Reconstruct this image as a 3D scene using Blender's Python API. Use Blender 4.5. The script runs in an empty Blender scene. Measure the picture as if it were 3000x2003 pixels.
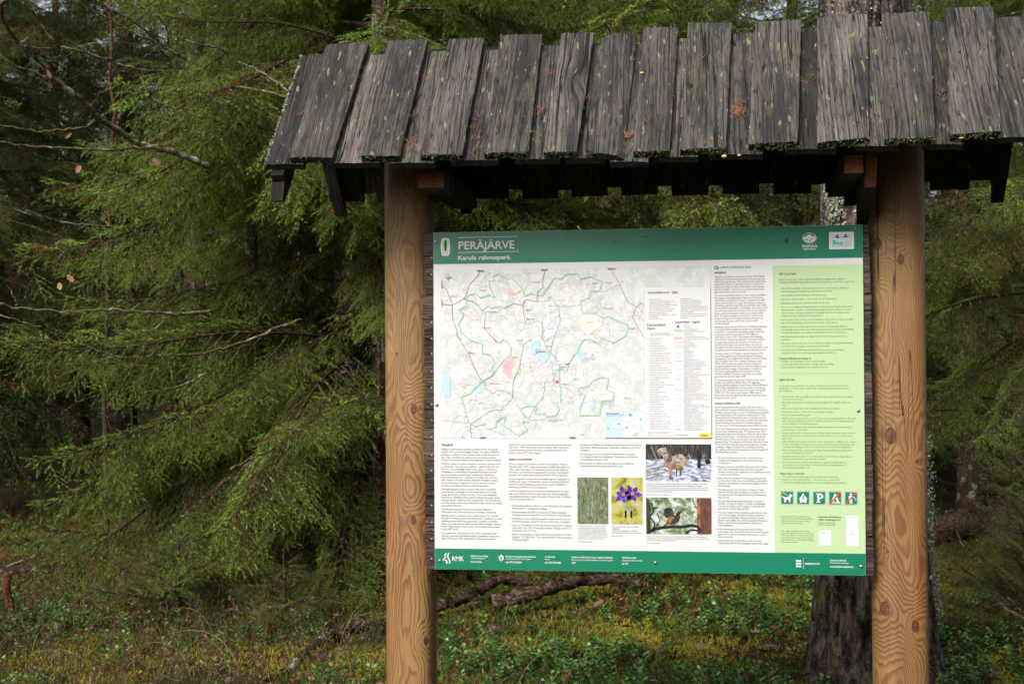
import bpy, math, random
import numpy as np
from mathutils import Vector, Matrix, noise
R_ = math.radians
rng = np.random.default_rng(7)
random.seed(7)
scene = bpy.context.scene
COL = scene.collection

# ------------------------------------------------------------------ camera
CAM = np.array([0.9833, -4.9955, 1.6]); yaw, pitch, roll = -0.1394, 0.0148, -0.0056
FPX = 4167.0
cF = np.array([math.sin(yaw)*math.cos(pitch), math.cos(yaw)*math.cos(pitch), math.sin(pitch)])
cR = np.array([math.cos(yaw), -math.sin(yaw), 0.0]); cU = np.cross(cR, cF)
cR2 = cR*math.cos(roll)+cU*math.sin(roll); cU2 = cU*math.cos(roll)-cR*math.sin(roll)
def ray(x, y): return cF + cR2*(x-1500)/FPX - cU2*(y-1001.5)/FPX
def on_plane(x, y, p, n):
    d = ray(x, y); n = np.array(n, float)
    return CAM + d*(np.dot(np.array(p)-CAM, n)/np.dot(d, n))
def on_y(x, y, Y): return on_plane(x, y, (0, Y, 0), (0, 1, 0))
def on_z(x, y, Z=0.0): return on_plane(x, y, (0, 0, Z), (0, 0, 1))

cam_d = bpy.data.cameras.new("camera"); cam = bpy.data.objects.new("camera", cam_d); COL.objects.link(cam)
cam.matrix_world = Matrix(((cR2[0], cU2[0], -cF[0], CAM[0]), (cR2[1], cU2[1], -cF[1], CAM[1]),
                           (cR2[2], cU2[2], -cF[2], CAM[2]), (0, 0, 0, 1)))
cam_d.sensor_width = 36; cam_d.lens = 50.0; cam_d.clip_end = 500; cam_d.clip_start = 0.05
cam_d.dof.use_dof = True; cam_d.dof.focus_distance = 5.0; cam_d.dof.aperture_fstop = 7.1
scene.camera = cam

# ------------------------------------------------------------------ light
w = bpy.data.worlds.new("World"); scene.world = w; w.use_nodes = True
nt = w.node_tree
bg = nt.nodes["Background"]
sky = nt.nodes.new("ShaderNodeTexSky"); sky.sky_type = 'NISHITA'; sky.sun_disc = False
SUN_EL, SUN_AZ = 36, 203
sky.sun_elevation = R_(SUN_EL); sky.sun_rotation = R_(SUN_AZ)
sky.dust_density = 4.0; sky.air_density = 1.0; sky.ozone_density = 1.0
hs = nt.nodes.new("ShaderNodeHueSaturation"); hs.inputs["Saturation"].default_value = 0.35
nt.links.new(sky.outputs[0], hs.inputs["Color"]); nt.links.new(hs.outputs[0], bg.inputs[0])
bg.inputs[1].default_value = 0.10
sl = bpy.data.lights.new("sun", 'SUN'); sl.energy = 1.5; sl.angle = R_(22); sl.color = (1, 0.97, 0.93)
so = bpy.data.objects.new("sun", sl); COL.objects.link(so)
# sun direction: azimuth measured from +Y clockwise
az = R_(SUN_AZ); el = R_(SUN_EL)
sd = Vector((math.sin(az)*math.cos(el), math.cos(az)*math.cos(el), math.sin(el)))
so.rotation_euler = sd.to_track_quat('Z', 'Y').to_euler(); so.location = (0, -6, 8)
vs = scene.view_settings; vs.view_transform = 'Standard'; vs.look = 'None'; vs.exposure = 1.24; vs.gamma = 1
scene.cycles.use_denoising = True
scene.cycles.max_bounces = 6; scene.cycles.diffuse_bounces = 3; scene.cycles.glossy_bounces = 2
scene.cycles.transmission_bounces = 3; scene.cycles.transparent_max_bounces = 4

# ------------------------------------------------------------------ node helper
def srgb(r, g, b):
    f = lambda c: (c/255/12.92) if c/255 <= 0.04045 else ((c/255+0.055)/1.055)**2.4
    return (f(r), f(g), f(b), 1)
class NB:
    def __init__(s, name, rough=0.7, spec=0.3):
        s.m = bpy.data.materials.new(name); s.m.use_nodes = True; s.t = s.m.node_tree
        s.b = s.t.nodes["Principled BSDF"]; s.b.inputs["Roughness"].default_value = rough
        s.b.inputs["Specular IOR Level"].default_value = spec
    def n(s, k): return s.t.nodes.new(k)
    def put(s, v, sock):
        if isinstance(v, bpy.types.NodeSocket): s.t.links.new(v, sock)
        else: sock.default_value = v
    def co(s, w="Object"): return s.n("ShaderNodeTexCoord").outputs[w]
    def rand(s): return s.n("ShaderNodeObjectInfo").outputs["Random"]
    def math(s, op, a, b=0.0, c=0.0, clamp=False):
        q = s.n("ShaderNodeMath"); q.operation = op; q.use_clamp = clamp
        s.put(a, q.inputs[0]); s.put(b, q.inputs[1]); s.put(c, q.inputs[2]); return q.outputs[0]
    def vm(s, op, a, b=(0, 0, 0)):
        q = s.n("ShaderNodeVectorMath"); q.operation = op; s.put(a, q.inputs[0]); s.put(b, q.inputs[1])
        return q.outputs["Value"] if op in ('LENGTH', 'DISTANCE', 'DOT_PRODUCT') else q.outputs[0]
    def sep(s, v):
        q = s.n("ShaderNodeSeparateXYZ"); s.put(v, q.inputs[0]); return q.outputs
    def comb(s, x, y, z):
        q = s.n("ShaderNodeCombineXYZ"); s.put(x, q.inputs[0]); s.put(y, q.inputs[1]); s.put(z, q.inputs[2]); return q.outputs[0]
    def noise(s, v, scale=1.0, detail=3.0, rough=0.5, dist=0.0):
        q = s.n("ShaderNodeTexNoise"); s.put(v, q.inputs["Vector"]); q.inputs["Scale"].default_value = scale
        q.inputs["Detail"].default_value = detail; q.inputs["Roughness"].default_value = rough
        q.inputs["Distortion"].default_value = dist; return q.outputs[0]
    def vor(s, v, scale=1.0, feat='F1'):
        q = s.n("ShaderNodeTexVoronoi"); q.feature = feat; s.put(v, q.inputs["Vector"]); q.inputs["Scale"].default_value = scale
        return q.outputs
    def ramp(s, f, *stops, interp='LINEAR'):
        q = s.n("ShaderNodeValToRGB"); s.put(f, q.inputs[0]); e = q.color_ramp; e.interpolation = interp
        e.elements[0].position, e.elements[0].color = stops[0]; e.elements[1].position, e.elements[1].color = stops[-1]
        for p, c in stops[1:-1]:
            x = e.elements.new(p); x.color = c
        return q.outputs[0]
    def step(s, f, a, b):
        q = s.n("ShaderNodeMapRange"); q.interpolation_type = 'SMOOTHSTEP'; s.put(f, q.inputs[0])
        q.inputs[1].default_value = a; q.inputs[2].default_value = b; return q.outputs[0]
    def mix(s, f, a, b, mode='MIX'):
        q = s.n("ShaderNodeMix"); q.data_type = 'RGBA'; q.blend_type = mode
        s.put(f, q.inputs[0]); s.put(a, q.inputs[6]); s.put(b, q.inputs[7]); return q.outputs[2]
    def attr(s, name):
        q = s.n("ShaderNodeAttribute"); q.attribute_name = name; return q.outputs["Fac"]
    def color(s, c): s.put(c, s.b.inputs["Base Color"]); return s
    def bump(s, h, strength=0.4, dist=0.01):
        q = s.n("ShaderNodeBump"); q.inputs["Strength"].default_value = strength; q.inputs["Distance"].default_value = dist
        s.put(h, q.inputs["Height"]); s.t.links.new(q.outputs[0], s.b.inputs["Normal"]); return s
def flat(name, c, rough=0.6, spec=0.3):
    q = NB(name, rough, spec); q.color(c); return q.m

# weathered roof boards: local x across the board, y up the slope, z out of it
def wood_mat(name, dark, light, algae=0.5, lichen=True, crack=True):
    q = NB(name, 0.75, 0.25)
    o = q.co(); r = q.rand()
    off = q.vm('ADD', o, q.comb(q.math('MULTIPLY', r, 17.0), q.math('MULTIPLY', r, 31.0), q.math('MULTIPLY', r, 7.0)))
    S = q.sep(off)
    # knots
    kv = q.comb(q.math('MULTIPLY', S[0], 5.0), q.math('MULTIPLY', S[1], 2.2), r)
    kd = q.vor(kv, 1.0)["Distance"]
    bumpk = q.math('POWER', q.math('SUBTRACT', 1.0, q.step(kd, 0.0, 0.42)), 2.0)
    gx = q.math('ADD', S[0], q.math('MULTIPLY', bumpk, 0.028))
    gx = q.math('ADD', gx, q.math('MULTIPLY', q.noise(q.vm('MULTIPLY', off, (4, 1.3, 1)), 1.0, 2), 0.035))
    g = q.comb(q.math('MULTIPLY', gx, 120.0), q.math('MULTIPLY', S[1], 1.8), 0.0)
    n1 = q.noise(g, 1.0, 4, 0.6)
    g2 = q.comb(q.math('MULTIPLY', gx, 330.0), q.math('MULTIPLY', S[1], 16.0), 1.0)
    n2 = q.noise(g2, 1.0, 3, 0.6)
    broad = q.noise(q.vm('MULTIPLY', off, (9, 2.5, 1)), 1.0, 3)
    f = q.math('ADD', q.math('MULTIPLY', n1, 0.9), q.math('MULTIPLY', n2, 0.45))
    f = q.math('ADD', f, q.math('MULTIPLY', broad, 0.4))
    mid = tuple((dark[i]*0.45+light[i]*0.55) for i in range(3))+(1,)
    c = q.ramp(f, (0.66, dark), (0.92, mid), (1.22 if False else 1.0, light))
    f2 = q.math('SUBTRACT', f, 0.42)
    c = q.ramp(f2, (0.31, dark), (0.51, mid), (0.74, light))
    br = q.math('ADD', 0.60, q.math('MULTIPLY', r, 0.6))
    c = q.mix(1.0, c, q.comb(br, br, br), 'MULTIPLY')
    if algae > 0:
        a = q.step(q.noise(q.vm('MULTIPLY', off, (14, 4.5, 1)), 1.0, 5, 0.65), 0.53, 0.72)
        c = q.mix(q.math('MULTIPLY', a, algae), c, (0.115, 0.115, 0.04, 1))
    # black flecks and stains
    fl = q.step(q.noise(q.comb(q.math('MULTIPLY', gx, 210.0), q.math('MULTIPLY', S[1], 17.0), 4.0), 1.0, 2), 0.58, 0.66)
    c = q.mix(q.math('MULTIPLY', fl, 0.6), c, (0.012, 0.011, 0.012, 1))
    st = q.step(q.noise(q.vm('MULTIPLY', off, (10, 1.7, 1)), 1.0, 4, 0.55), 0.53, 0.64)
    c = q.mix(q.math('MULTIPLY', st, 0.75), c, (0.02, 0.018, 0.02, 1))
    if lichen:
        l = q.step(q.noise(q.comb(q.math('MULTIPLY', gx, 55.0), q.math('MULTIPLY', S[1], 13.0), 9.0), 1.0, 3), 0.645, 0.675)
        c = q.mix(q.math('MULTIPLY', l, 0.8), c, (0.20, 0.215, 0.10, 1))
    core = q.math('SUBTRACT', 1.0, q.step(kd, 0.05, 0.10))
    c = q.mix(q.math('MULTIPLY', core, 0.8), c, (0.03, 0.026, 0.024, 1))
    q.color(c)
    h = q.math('SUBTRACT', q.math('ADD', n1, q.math('MULTIPLY', n2, 0.8)), q.math('MULTIPLY', fl, 0.6))
    if crack:
        ck = q.noise(q.comb(q.math('MULTIPLY', gx, 38.0), q.math('MULTIPLY', S[1], 0.9), 2.0), 1.0, 1)
        ckm = q.math('SUBTRACT', 1.0, q.step(q.math('ABSOLUTE', q.math('SUBTRACT', ck, 0.5)), 0.003, 0.012))
        gate = q.step(q.noise(q.vm('MULTIPLY', off, (7, 1.6, 1)), 1.0, 1), 0.46, 0.50)
        ckm = q.math('MULTIPLY', ckm, gate)
        q.color(q.mix(ckm, c, (0.008, 0.007, 0.007, 1)))
        h = q.math('SUBTRACT', h, q.math('MULTIPLY', ckm, 2.0))
    q.bump(h, 0.9, 0.006)
    return q.m
M = {}
M['roof'] = wood_mat('weathered_grey_wood', (0.019, 0.016, 0.015, 1), (0.172, 0.150, 0.136, 1), 0.6)
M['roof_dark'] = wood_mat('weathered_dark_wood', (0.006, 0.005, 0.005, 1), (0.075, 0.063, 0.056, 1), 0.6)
M['rafter'] = wood_mat('dark_rafter_wood', (0.006, 0.004, 0.003, 1), (0.022, 0.012, 0.008, 1), 0.1, False)
M['backing'] = wood_mat('dark_backing_wood', (0.022, 0.015, 0.012, 1), (0.16, 0.105, 0.085, 1), 0.2, False)
q = NB('crusted_end_grain', 0.9, 0.1)
o = q.co(); nn = q.noise(o, 260.0, 3, 0.7)
c = q.ramp(nn, (0.45, (0.008, 0.008, 0.006, 1)), (0.62, (0.028, 0.03, 0.014, 1)), (0.70, (0.22, 0.24, 0.15, 1)))
q.color(c).bump(nn, 0.8, 0.01); M['endgrain'] = q.m
q = NB('sawn_end_grain', 0.8, 0.2)
o = q.co(); nn = q.noise(q.vm('MULTIPLY', o, (1, 1, 5)), 60.0, 4, 0.6)
q.color(q.ramp(nn, (0.3, (0.05, 0.018, 0.008, 1)), (0.7, (0.17, 0.062, 0.024, 1)))).bump(nn, 0.4); M['sawn'] = q.m

def post_mat(name, cx, cy, knots, seed):
    q = NB(name, 0.55, 0.35)
    o = q.co(); S = q.sep(o)
    zz = q.math('ADD', S[2], seed)
    n_x = q.math('SUBTRACT', q.noise(q.comb(0.0, seed, q.math('MULTIPLY', zz, 1.6)), 1.0, 1), 0.5)
    n_y = q.math('SUBTRACT', q.noise(q.comb(3.0, seed, q.math('MULTIPLY', zz, 2.3)), 1.0, 1), 0.5)
    px = q.math('ADD', q.math('SUBTRACT', S[0], cx), q.math('MULTIPLY', n_x, 0.10))
    py = q.math('ADD', q.math('SUBTRACT', S[1], cy), q.math('MULTIPLY', n_y, 0.05))
    wob = q.math('MULTIPLY', q.math('SUBTRACT', q.noise(q.vm('MULTIPLY', o, (9, 9, 2.4)), 1.0, 3, 0.5), 0.5), 0.045)
    rad = q.math('ADD', q.vm('LENGTH', q.comb(px, py, 0.0)), wob)
    fine = q.math('MULTIPLY', q.noise(q.vm('MULTIPLY', o, (45, 45, 22)), 1.0, 4, 0.7), 0.0028)
    rad = q.math('ADD', rad, fine)
    core = None; halo = None
    for kx, kz, sz in knots:
        d = q.vm('LENGTH', q.comb(q.math('SUBTRACT', S[0], kx), 0.0, q.math('MULTIPLY', q.math('SUBTRACT', S[2], kz), 0.62)))
        t = q.math('DIVIDE', d, sz*2.9)
        g = q.math('EXPONENT', q.math('MULTIPLY', q.math('MULTIPLY', t, t), -1.0))
        rad = q.math('ADD', rad, q.math('MULTIPLY', g, sz*1.5))
        wd = q.math('ADD', d, q.math('MULTIPLY', q.math('SUBTRACT', q.noise(o, 120.0, 2), 0.5), sz*0.25))
        cr = q.math('SUBTRACT', 1.0, q.step(wd, sz*0.50, sz*0.60))
        core = cr if core is None else q.math('MAXIMUM', core, cr)
        hl = q.math('MULTIPLY', q.math('SUBTRACT', 1.0, q.step(wd, sz*0.58, sz*0.72)), 1.0)
        halo = hl if halo is None else q.math('MAXIMUM', halo, hl)
    ring = q.math('FRACT', q.math('MULTIPLY', rad, 215.0))
    late = q.math('MULTIPLY', q.step(ring, 0.30, 0.80), q.math('SUBTRACT', 1.0, q.step(ring, 0.90, 1.0)))
    tone = q.noise(q.vm('MULTIPLY', o, (14, 14, 1.6)), 1.0, 3)
    light = q.ramp(tone, (0.35, (0.275, 0.165, 0.062, 1)), (0.65, (0.235, 0.112, 0.036, 1)))
    darkc = q.ramp(tone, (0.35, (0.120, 0.050, 0.016, 1)), (0.65, (0.115, 0.036, 0.009, 1)))
    c = q.mix(q.math('MULTIPLY', late, q.math('ADD', 0.35, q.math('MULTIPLY', q.noise(q.vm('MULTIPLY', o, (20, 20, 5)), 1.0, 3), 0.75))), light, darkc)
    # upper, drier zone paler than the lower one
    up = q.step(S[2], 0.9, 2.1)
    c = q.mix(q.math('MULTIPLY', up, 0.35), c, (0.22, 0.15, 0.068, 1))
    pores = q.step(q.noise(q.vm('MULTIPLY', o, (300, 300, 30)), 1.0, 2), 0.60, 0.72)
    c = q.mix(q.math('MULTIPLY', pores, 0.35), c, (0.13, 0.055, 0.018, 1))
    wsh = q.step(q.noise(q.vm('MULTIPLY', o, (7, 7, 1.8)), 1.0, 5, 0.65), 0.46, 0.66)
    c = q.mix(q.math('MULTIPLY', wsh, 0.38), c, (0.085, 0.050, 0.024, 1))
    gr = q.step(q.noise(q.vm('MULTIPLY', o, (160, 160, 5)), 1.0, 3), 0.52, 0.62)
    c = q.mix(q.math('MULTIPLY', gr, 0.22), c, (0.075, 0.038, 0.018, 1))
    ck = q.noise(q.vm('MULTIPLY', o, (30, 30, 0.7)), 1.0, 1)
    ckm = q.math('SUBTRACT', 1.0, q.step(q.math('ABSOLUTE', q.math('SUBTRACT', ck, 0.5)), 0.004, 0.013))
    gate = q.step(q.noise(q.vm('MULTIPLY', o, (9, 9, 1.1)), 1.0, 1), 0.49, 0.53)
    ckm = q.math('MULTIPLY', ckm, gate)
    c = q.mix(q.math('MULTIPLY', ckm, 0.9), c, (0.03, 0.014, 0.006, 1))
    c = q.mix(q.math('MULTIPLY', halo, 0.9), c, (0.035, 0.014, 0.007, 1))
    kn = q.noise(o, 90.0, 3)
    c = q.mix(core, c, q.ramp(kn, (0.35, (0.06, 0.022, 0.010, 1)), (0.65, (0.13, 0.048, 0.02, 1))))
    q.color(c)
    q.bump(q.math('SUBTRACT', q.math('ADD', late, q.math('MULTIPLY', pores, -0.5)), q.math('MULTIPLY', ckm, 2.0)), 0.3, 0.003)
    return q.m

# ------------------------------------------------------------------ object helpers
def tag(o, label=None, cat=None, group=None, kind=None):
    if label: o['label'] = label
    if cat: o['category'] = cat
    if group: o['group'] = group
    if kind: o['kind'] = kind
    return o
def link(name, me, parent=None):
    o = bpy.data.objects.new(name, me); COL.objects.link(o)
    if parent is not None: o.parent = parent
    return o
def mesh(name, verts, faces, mats, mi=None, smooth=False, parent=None):
    me = bpy.data.meshes.new(name); me.from_pydata([tuple(map(float, v)) for v in verts], [], faces)
    for m in (mats if isinstance(mats, (list, tuple)) else [mats]): me.materials.append(m)
    if mi is not None: me.polygons.foreach_set("material_index", mi)
    if smooth: me.polygons.foreach_set("use_smooth", [True]*len(me.polygons))
    me.update(); return link(name, me, parent)
def tri_mesh(name, V, mats, tint=None, mi=None):
    """V: (n,3,3) array of separate triangles"""
    n = len(V); me = bpy.data.meshes.new(name)
    me.vertices.add(n*3); me.vertices.foreach_set("co", np.ascontiguousarray(V, dtype=np.float32).ravel())
    me.loops.add(n*3); me.loops.foreach_set("vertex_index", np.arange(n*3, dtype=np.int32))
    me.polygons.add(n); me.polygons.foreach_set("loop_start", np.arange(0, n*3, 3, dtype=np.int32))
    if tint is not None:
        a = me.attributes.new("tint", 'FLOAT', 'FACE'); a.data.foreach_set("value", np.ascontiguousarray(tint, dtype=np.float32))
    for m in (mats if isinstance(mats, (list, tuple)) else [mats]): me.materials.append(m)
    if mi is not None: me.polygons.foreach_set("material_index", np.ascontiguousarray(mi, dtype=np.int32))
    me.update(calc_edges=True)
    return me
def empty(name, loc=(0, 0, 0)):
    o = bpy.data.objects.new(name, None); o.location = loc; COL.objects.link(o); o.empty_display_size = 0.2; return o
def box_data(x0, x1, y0, y1, z0, z1):
    v = [(x0, y0, z0), (x1, y0, z0), (x1, y1, z0), (x0, y1, z0), (x0, y0, z1), (x1, y0, z1), (x1, y1, z1), (x0, y1, z1)]
    f = [(0, 3, 2, 1), (4, 5, 6, 7), (0, 1, 5, 4), (1, 2, 6, 5), (2, 3, 7, 6), (3, 0, 4, 7)]
    return v, f
def tube(pts, radii, seg=6, wob=0.0, cap=True):
    """verts, faces of a tapered tube along pts"""
    V, Fc = [], []; pts = [Vector(p) for p in pts]; up = Vector((0.13, 0.21, 0.97))
    for i, p in enumerate(pts):
        d = (pts[min(i+1, len(pts)-1)]-pts[max(i-1, 0)]).normalized()
        a = d.cross(up)
        if a.length < 0.05: a = d.cross(Vector((1, 0, 0)))
        a.normalize(); b = d.cross(a)
        for k in range(seg):
            t = 2*math.pi*k/seg; r = radii[i]*(1+wob*noise.noise(Vector((p.x*9+k*1.7, p.y*9, p.z*9+i))))
            V.append(p+a*math.cos(t)*r+b*math.sin(t)*r)
    for i in range(len(pts)-1):
        for k in range(seg):
            k2 = (k+1) % seg; Fc.append((i*seg+k, i*seg+k2, (i+1)*seg+k2, (i+1)*seg+k))
    if cap:
        Fc.append(tuple(range(seg))[::-1]); Fc.append(tuple((len(pts)-1)*seg+k for k in range(seg)))
    return V, Fc
def tubes_mesh(name, paths, mats, parent=None, seg=6, wob=0.2):
    V, Fc = [], []
    for pts, rad in paths:
        v, f = tube(pts, rad, seg, wob); n = len(V); V += v; Fc += [tuple(i+n for i in q) for q in f]
    return mesh(name, V, Fc, mats, smooth=True, parent=parent)
# ================================================================== SHELTER
ZB = 0.8675                     # lower edge of the panel
shelter = empty('notice_shelter', (0.76, 0.13, 0))
tag(shelter, 'roofed park notice board on two golden brown wooden posts with weathered plank roof', 'notice board')
inv = Matrix.Translation((-0.76, -0.13, 0))
def fit(o):   # children are built in world coordinates
    o.parent = shelter; o.matrix_parent_inverse = inv; return o

def make_post(name, x0, x1, yc, zt, mat, seed):
    cx = (x0+x1)/2; hw = (x1-x0)/2; V, Fc = [], []; seg = 40
    zs = [-0.3+i*(zt+0.3)/60 for i in range(61)]
    for i, z in enumerate(zs):
        for k in range(seg):
            t = 2*math.pi*k/seg; c, s = math.cos(t), math.sin(t); e = 2/2.9
            x = hw*math.copysign(abs(c)**e, c); y = hw*math.copysign(abs(s)**e, s)
            wv = 1+0.012*noise.noise(Vector((c*2+seed, s*2, z*1.3)))
            V.append((cx+x*wv, yc+y*wv, z))
    for i in range(60):
        for k in range(seg):
            k2 = (k+1) % seg; Fc.append((i*seg+k, i*seg+k2, (i+1)*seg+k2, (i+1)*seg+k))
    Fc.append(tuple(range(60*seg, 61*seg)))
    o = fit(mesh(name, V, Fc, mat, smooth=True)); return o
kn_l = [(-0.083, 1.437, 0.018), (-0.086, 1.036, 0.016), (-0.044, 0.60, 0.012), (-0.145, 1.635, 0.007)]
kn_r = []
for px, py, s in ((2572, 712, 0.020), (2638, 760, 0.018), (2609, 1276, 0.028), (2594, 1782, 0.024), (2682, 1833, 0.020), (2686, 1352, 0.007), (2600, 1615, 0.006)):
    p = on_y(px, py, 0.04); kn_r.append((float(p[0]), float(p[2]), s))
X_ = lambda px, Y: float(on_y(px, 1200, Y)[0])
pl = make_post('post', X_(1130, .105), X_(1271, .115), 0.128, 2.56, post_mat('left_post_wood', -0.098, 0.10, kn_l, 3.1), 1.0)
pr = make_post('post', X_(2554, .09), X_(2713, .12), 0.128, 2.56, post_mat('right_post_wood', 1.60, 0.10, kn_r, 8.4), 5.0)
pr['label'] = 'right hand post with large knots and wavy grain'
pl['label'] = 'left hand post with straight grain and small round knots'

M['nail'] = flat('rusty_nail_head', (0.012, 0.009, 0.008, 1), 0.6)
TU, TL_ = 0.026, 0.024
# ---- roof frame
TH = R_(50); cT, sT = math.cos(TH), math.sin(TH)
P0 = np.array([0.789, -0.45, 2.252]); NRM = np.array([0, -sT, cT]); SL = np.array([0, cT, sT])
YR = 0.045                                     # ridge line plane
def rp(px, py, off=0.0):                       # photograph point -> roof plane u (x), v (slope)
    p = on_plane(px, py, P0+NRM*off, NRM); d = p-P0; return float(p[0]), float(np.dot(d, SL))
BK = 0.045                                      # the back slope ends a little higher up
def slope_frame(front=True):
    if front:
        return Matrix(((1, 0, 0, 0), (0, cT, -sT, P0[1]), (0, sT, cT, P0[2]), (0, 0, 0, 1)))
    # mirrored about the ridge plane: x flips so that the frame stays right-handed
    return Matrix(((-1, 0, 0, 0), (0, -cT, sT, 2*YR-P0[1]-BK*cT), (0, sT, cT, P0[2]+BK*sT), (0, 0, 0, 1)))
FF, FB = slope_frame(True), slope_frame(False)

def plank(name, frame, bl, br, tl, tr, thick, mat, parent, top=0.0, curved=False, seed=0):
    """board lying in the roof plane; corners (u,v); own origin at its centre so its grain runs along it"""
    rnd = random.Random(seed); nx, ny = 9, 30
    cu = (bl[0]+br[0]+tl[0]+tr[0])/4; cv = (bl[1]+br[1]+tl[1]+tr[1])/4
    V, Fc, mi = [], [], []
    for j in range(ny+1):
        t = j/ny
        for i in range(nx+1):
            s = i/nx
            b = (bl[0]*(1-s)+br[0]*s, bl[1]*(1-s)+br[1]*s); tt = (tl[0]*(1-s)+tr[0]*s, tl[1]*(1-s)+tr[1]*s)
            u = b[0]*(1-t)+tt[0]*t; v = b[1]*(1-t)+tt[1]*t
            if j in (0, ny): v += 0.004*noise.noise(Vector((s*7+seed, t*3, 1)))
            if i in (0, nx): u += 0.0022*noise.noise(Vector((seed*1.3+s, v*9, 2)))+0.0012*noise.noise(Vector((seed+s, v*40, 5)))
            h = top-0.0015*(1 if i in (0, nx) else 0)-0.0015*(1 if j in (0, ny) else 0)
            h += 0.0012*noise.noise(Vector((u*25+seed, v*3, 0)))
            cup = (2*s-1)**2
            h -= (0.016 if curved else 0.0015*math.sin(seed*2.1))*cup
            V.append((u-cu, v-cv, h))
    n0 = len(V); w1 = nx+1
    for k in range(n0):
        x, y, z = V[k]; V.append((x, y, z-thick))
    for j in range(ny):
        for i in range(nx):
            a = j*w1+i; Fc.append((a, a+1, a+1+w1, a+w1)); mi.append(0)
            Fc.append((n0+a, n0+a+w1, n0+a+1+w1, n0+a+1)); mi.append(0)
    for i in range(nx):
        Fc.append((i, n0+i, n0+i+1, i+1)); mi.append(1)
        a = ny*w1+i; Fc.append((a, a+1, n0+a+1, n0+a)); mi.append(1)
    for j in range(ny):
        a = j*w1; Fc.append((a, a+w1, n0+a+w1, n0+a)); mi.append(0)
        a = j*w1+nx; Fc.append((a, n0+a, n0+a+w1, a+w1)); mi.append(0)
    if top == 0.0 and thick == TU:      # dark nail heads near both ends
        for tv in (0.14, 0.62):
            for sx in (0.22, 0.78):
                x = -abs(br[0]-bl[0])/2+abs(br[0]-bl[0])*sx+rnd.gauss(0, .004)+(tl[0]-bl[0])*(tv-.5); y = bl[1]+(tl[1]-bl[1])*tv-cv+rnd.gauss(0, .006); n_ = len(V)
                V.extend((x+.0032*math.cos(a*1.0472), y+.0036*math.sin(a*1.0472), .0022-(.016*(2*sx-1)**2 if curved else 0)) for a in range(6)); Fc.append(tuple(range(n_, n_+6))); mi.append(2)
    o = mesh(name, V, Fc, [mat, M['endgrain'], M['nail']], mi)
    o.matrix_world = frame @ Matrix.Translation((cu, cv, 0)); o['_w'] = 1
    return o
c1 = lambda x, y: (760+x*.4768, y*.4768)
c2 = lambda x, y: (1800+x*.5109, y*.5109)
UP = [(c1, (415, 270), (668, 265), (180, 962), (445, 965)), (c1, (790, 250), (1033, 240), (620, 955), (860, 958)),
      (c1, (1168, 237), (1380, 232), (985, 950), (1245, 945)), (c1, (1480, 215), (1737, 207), (1378, 938), (1650, 930)),
      (c1, (1858, 203), (2055, 200), (1745, 933), (1950, 930)), (c1, (2105, 205), (2318, 200), (2010, 930), (2232, 950)),
      (c2, (165, 155), (365, 155), (105, 865), (315, 860)), (c2, (422, 130), (672, 128), (378, 855), (640, 840)),
      (c2, (808, 125), (1070, 110), (770, 825), (1050, 808)), (c2, (1165, 100), (1450, 75), (1165, 815), (1460, 785)),
      (c2, (1535, 80), (1805, 65), (1555, 795), (1840, 785)), (c2, (1900, 45), (2172, 35), (1925, 770), (2215, 748)),
      (c2, (2352, 25), (2560, 20), (2400, 745), (2610, 740))]
# underlying purlins carry the boards
V, Fc = [], []
def add_box(b):
    v, f = b; n = len(V); V.extend(v); Fc.extend([tuple(i+n for i in q) for q in f])
for y, z in ((-0.20, 2.39), (0.29, 2.39), (0.045, 2.63)):
    add_box(box_data(-0.45, 2.05, y-0.03, y+0.03, z-0.03, z+0.03))
roof = fit(mesh('roof', V, Fc, M['rafter'])); roof['label'] = 'steep plank roof of weathered grey boards with dark underside'
def on_roof(o, lab=None):
    mw = o.matrix_world.copy(); o.parent = roof; o.matrix_parent_inverse = inv_roof.copy(); o.matrix_basis = mw
    if '_w' in o: del o['_w']
    if lab: o['label'] = lab
    return o
inv_roof = Matrix.Identity(4)
bpy.context.view_layer.update()
inv_roof = roof.matrix_world.inverted()
TU, TL_ = 0.026, 0.024
ups = []
for k, (cv_, tl, tr, bl, br) in enumerate(UP):
    q4 = [rp(*cv_(*p)) for p in (bl, br, tl, tr)]
    ups.append(q4)
    on_roof(plank('roof_plank', FF, *q4, TU, M['roof'], None, 0.0, curved=(k == 5), seed=k+1))
# lower boards: span the gaps, offset down by the board thickness
low = []
def lowb(bx0, bx1, tx0, tx1, vb, vt, k):
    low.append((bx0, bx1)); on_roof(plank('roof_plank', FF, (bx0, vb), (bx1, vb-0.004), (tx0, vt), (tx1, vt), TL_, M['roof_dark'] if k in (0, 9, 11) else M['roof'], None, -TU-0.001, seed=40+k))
l0 = [rp(*c1(*p), off=-TU) for p in ((35, 1005), (180, 1005), (262, 337), (390, 337))]
lowb(l0[0][0], l0[1][0]+0.05, l0[2][0], l0[3][0]+0.05, l0[0][1], l0[2][1], 0)
for k in range(len(ups)-1):
    a, b = ups[k], ups[k+1]
    rb = random.Random(k*3+1)
    lowb(a[1][0]-0.035-0.02*rb.random(), b[0][0]+0.04+0.02*rb.random(), a[3][0]-0.04, b[2][0]+0.04, min(a[1][1], b[0][1])-0.004+0.008*rb.random(), min(a[3][1], b[2][1])-0.035+0.01*rb.random(), k+1)
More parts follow.
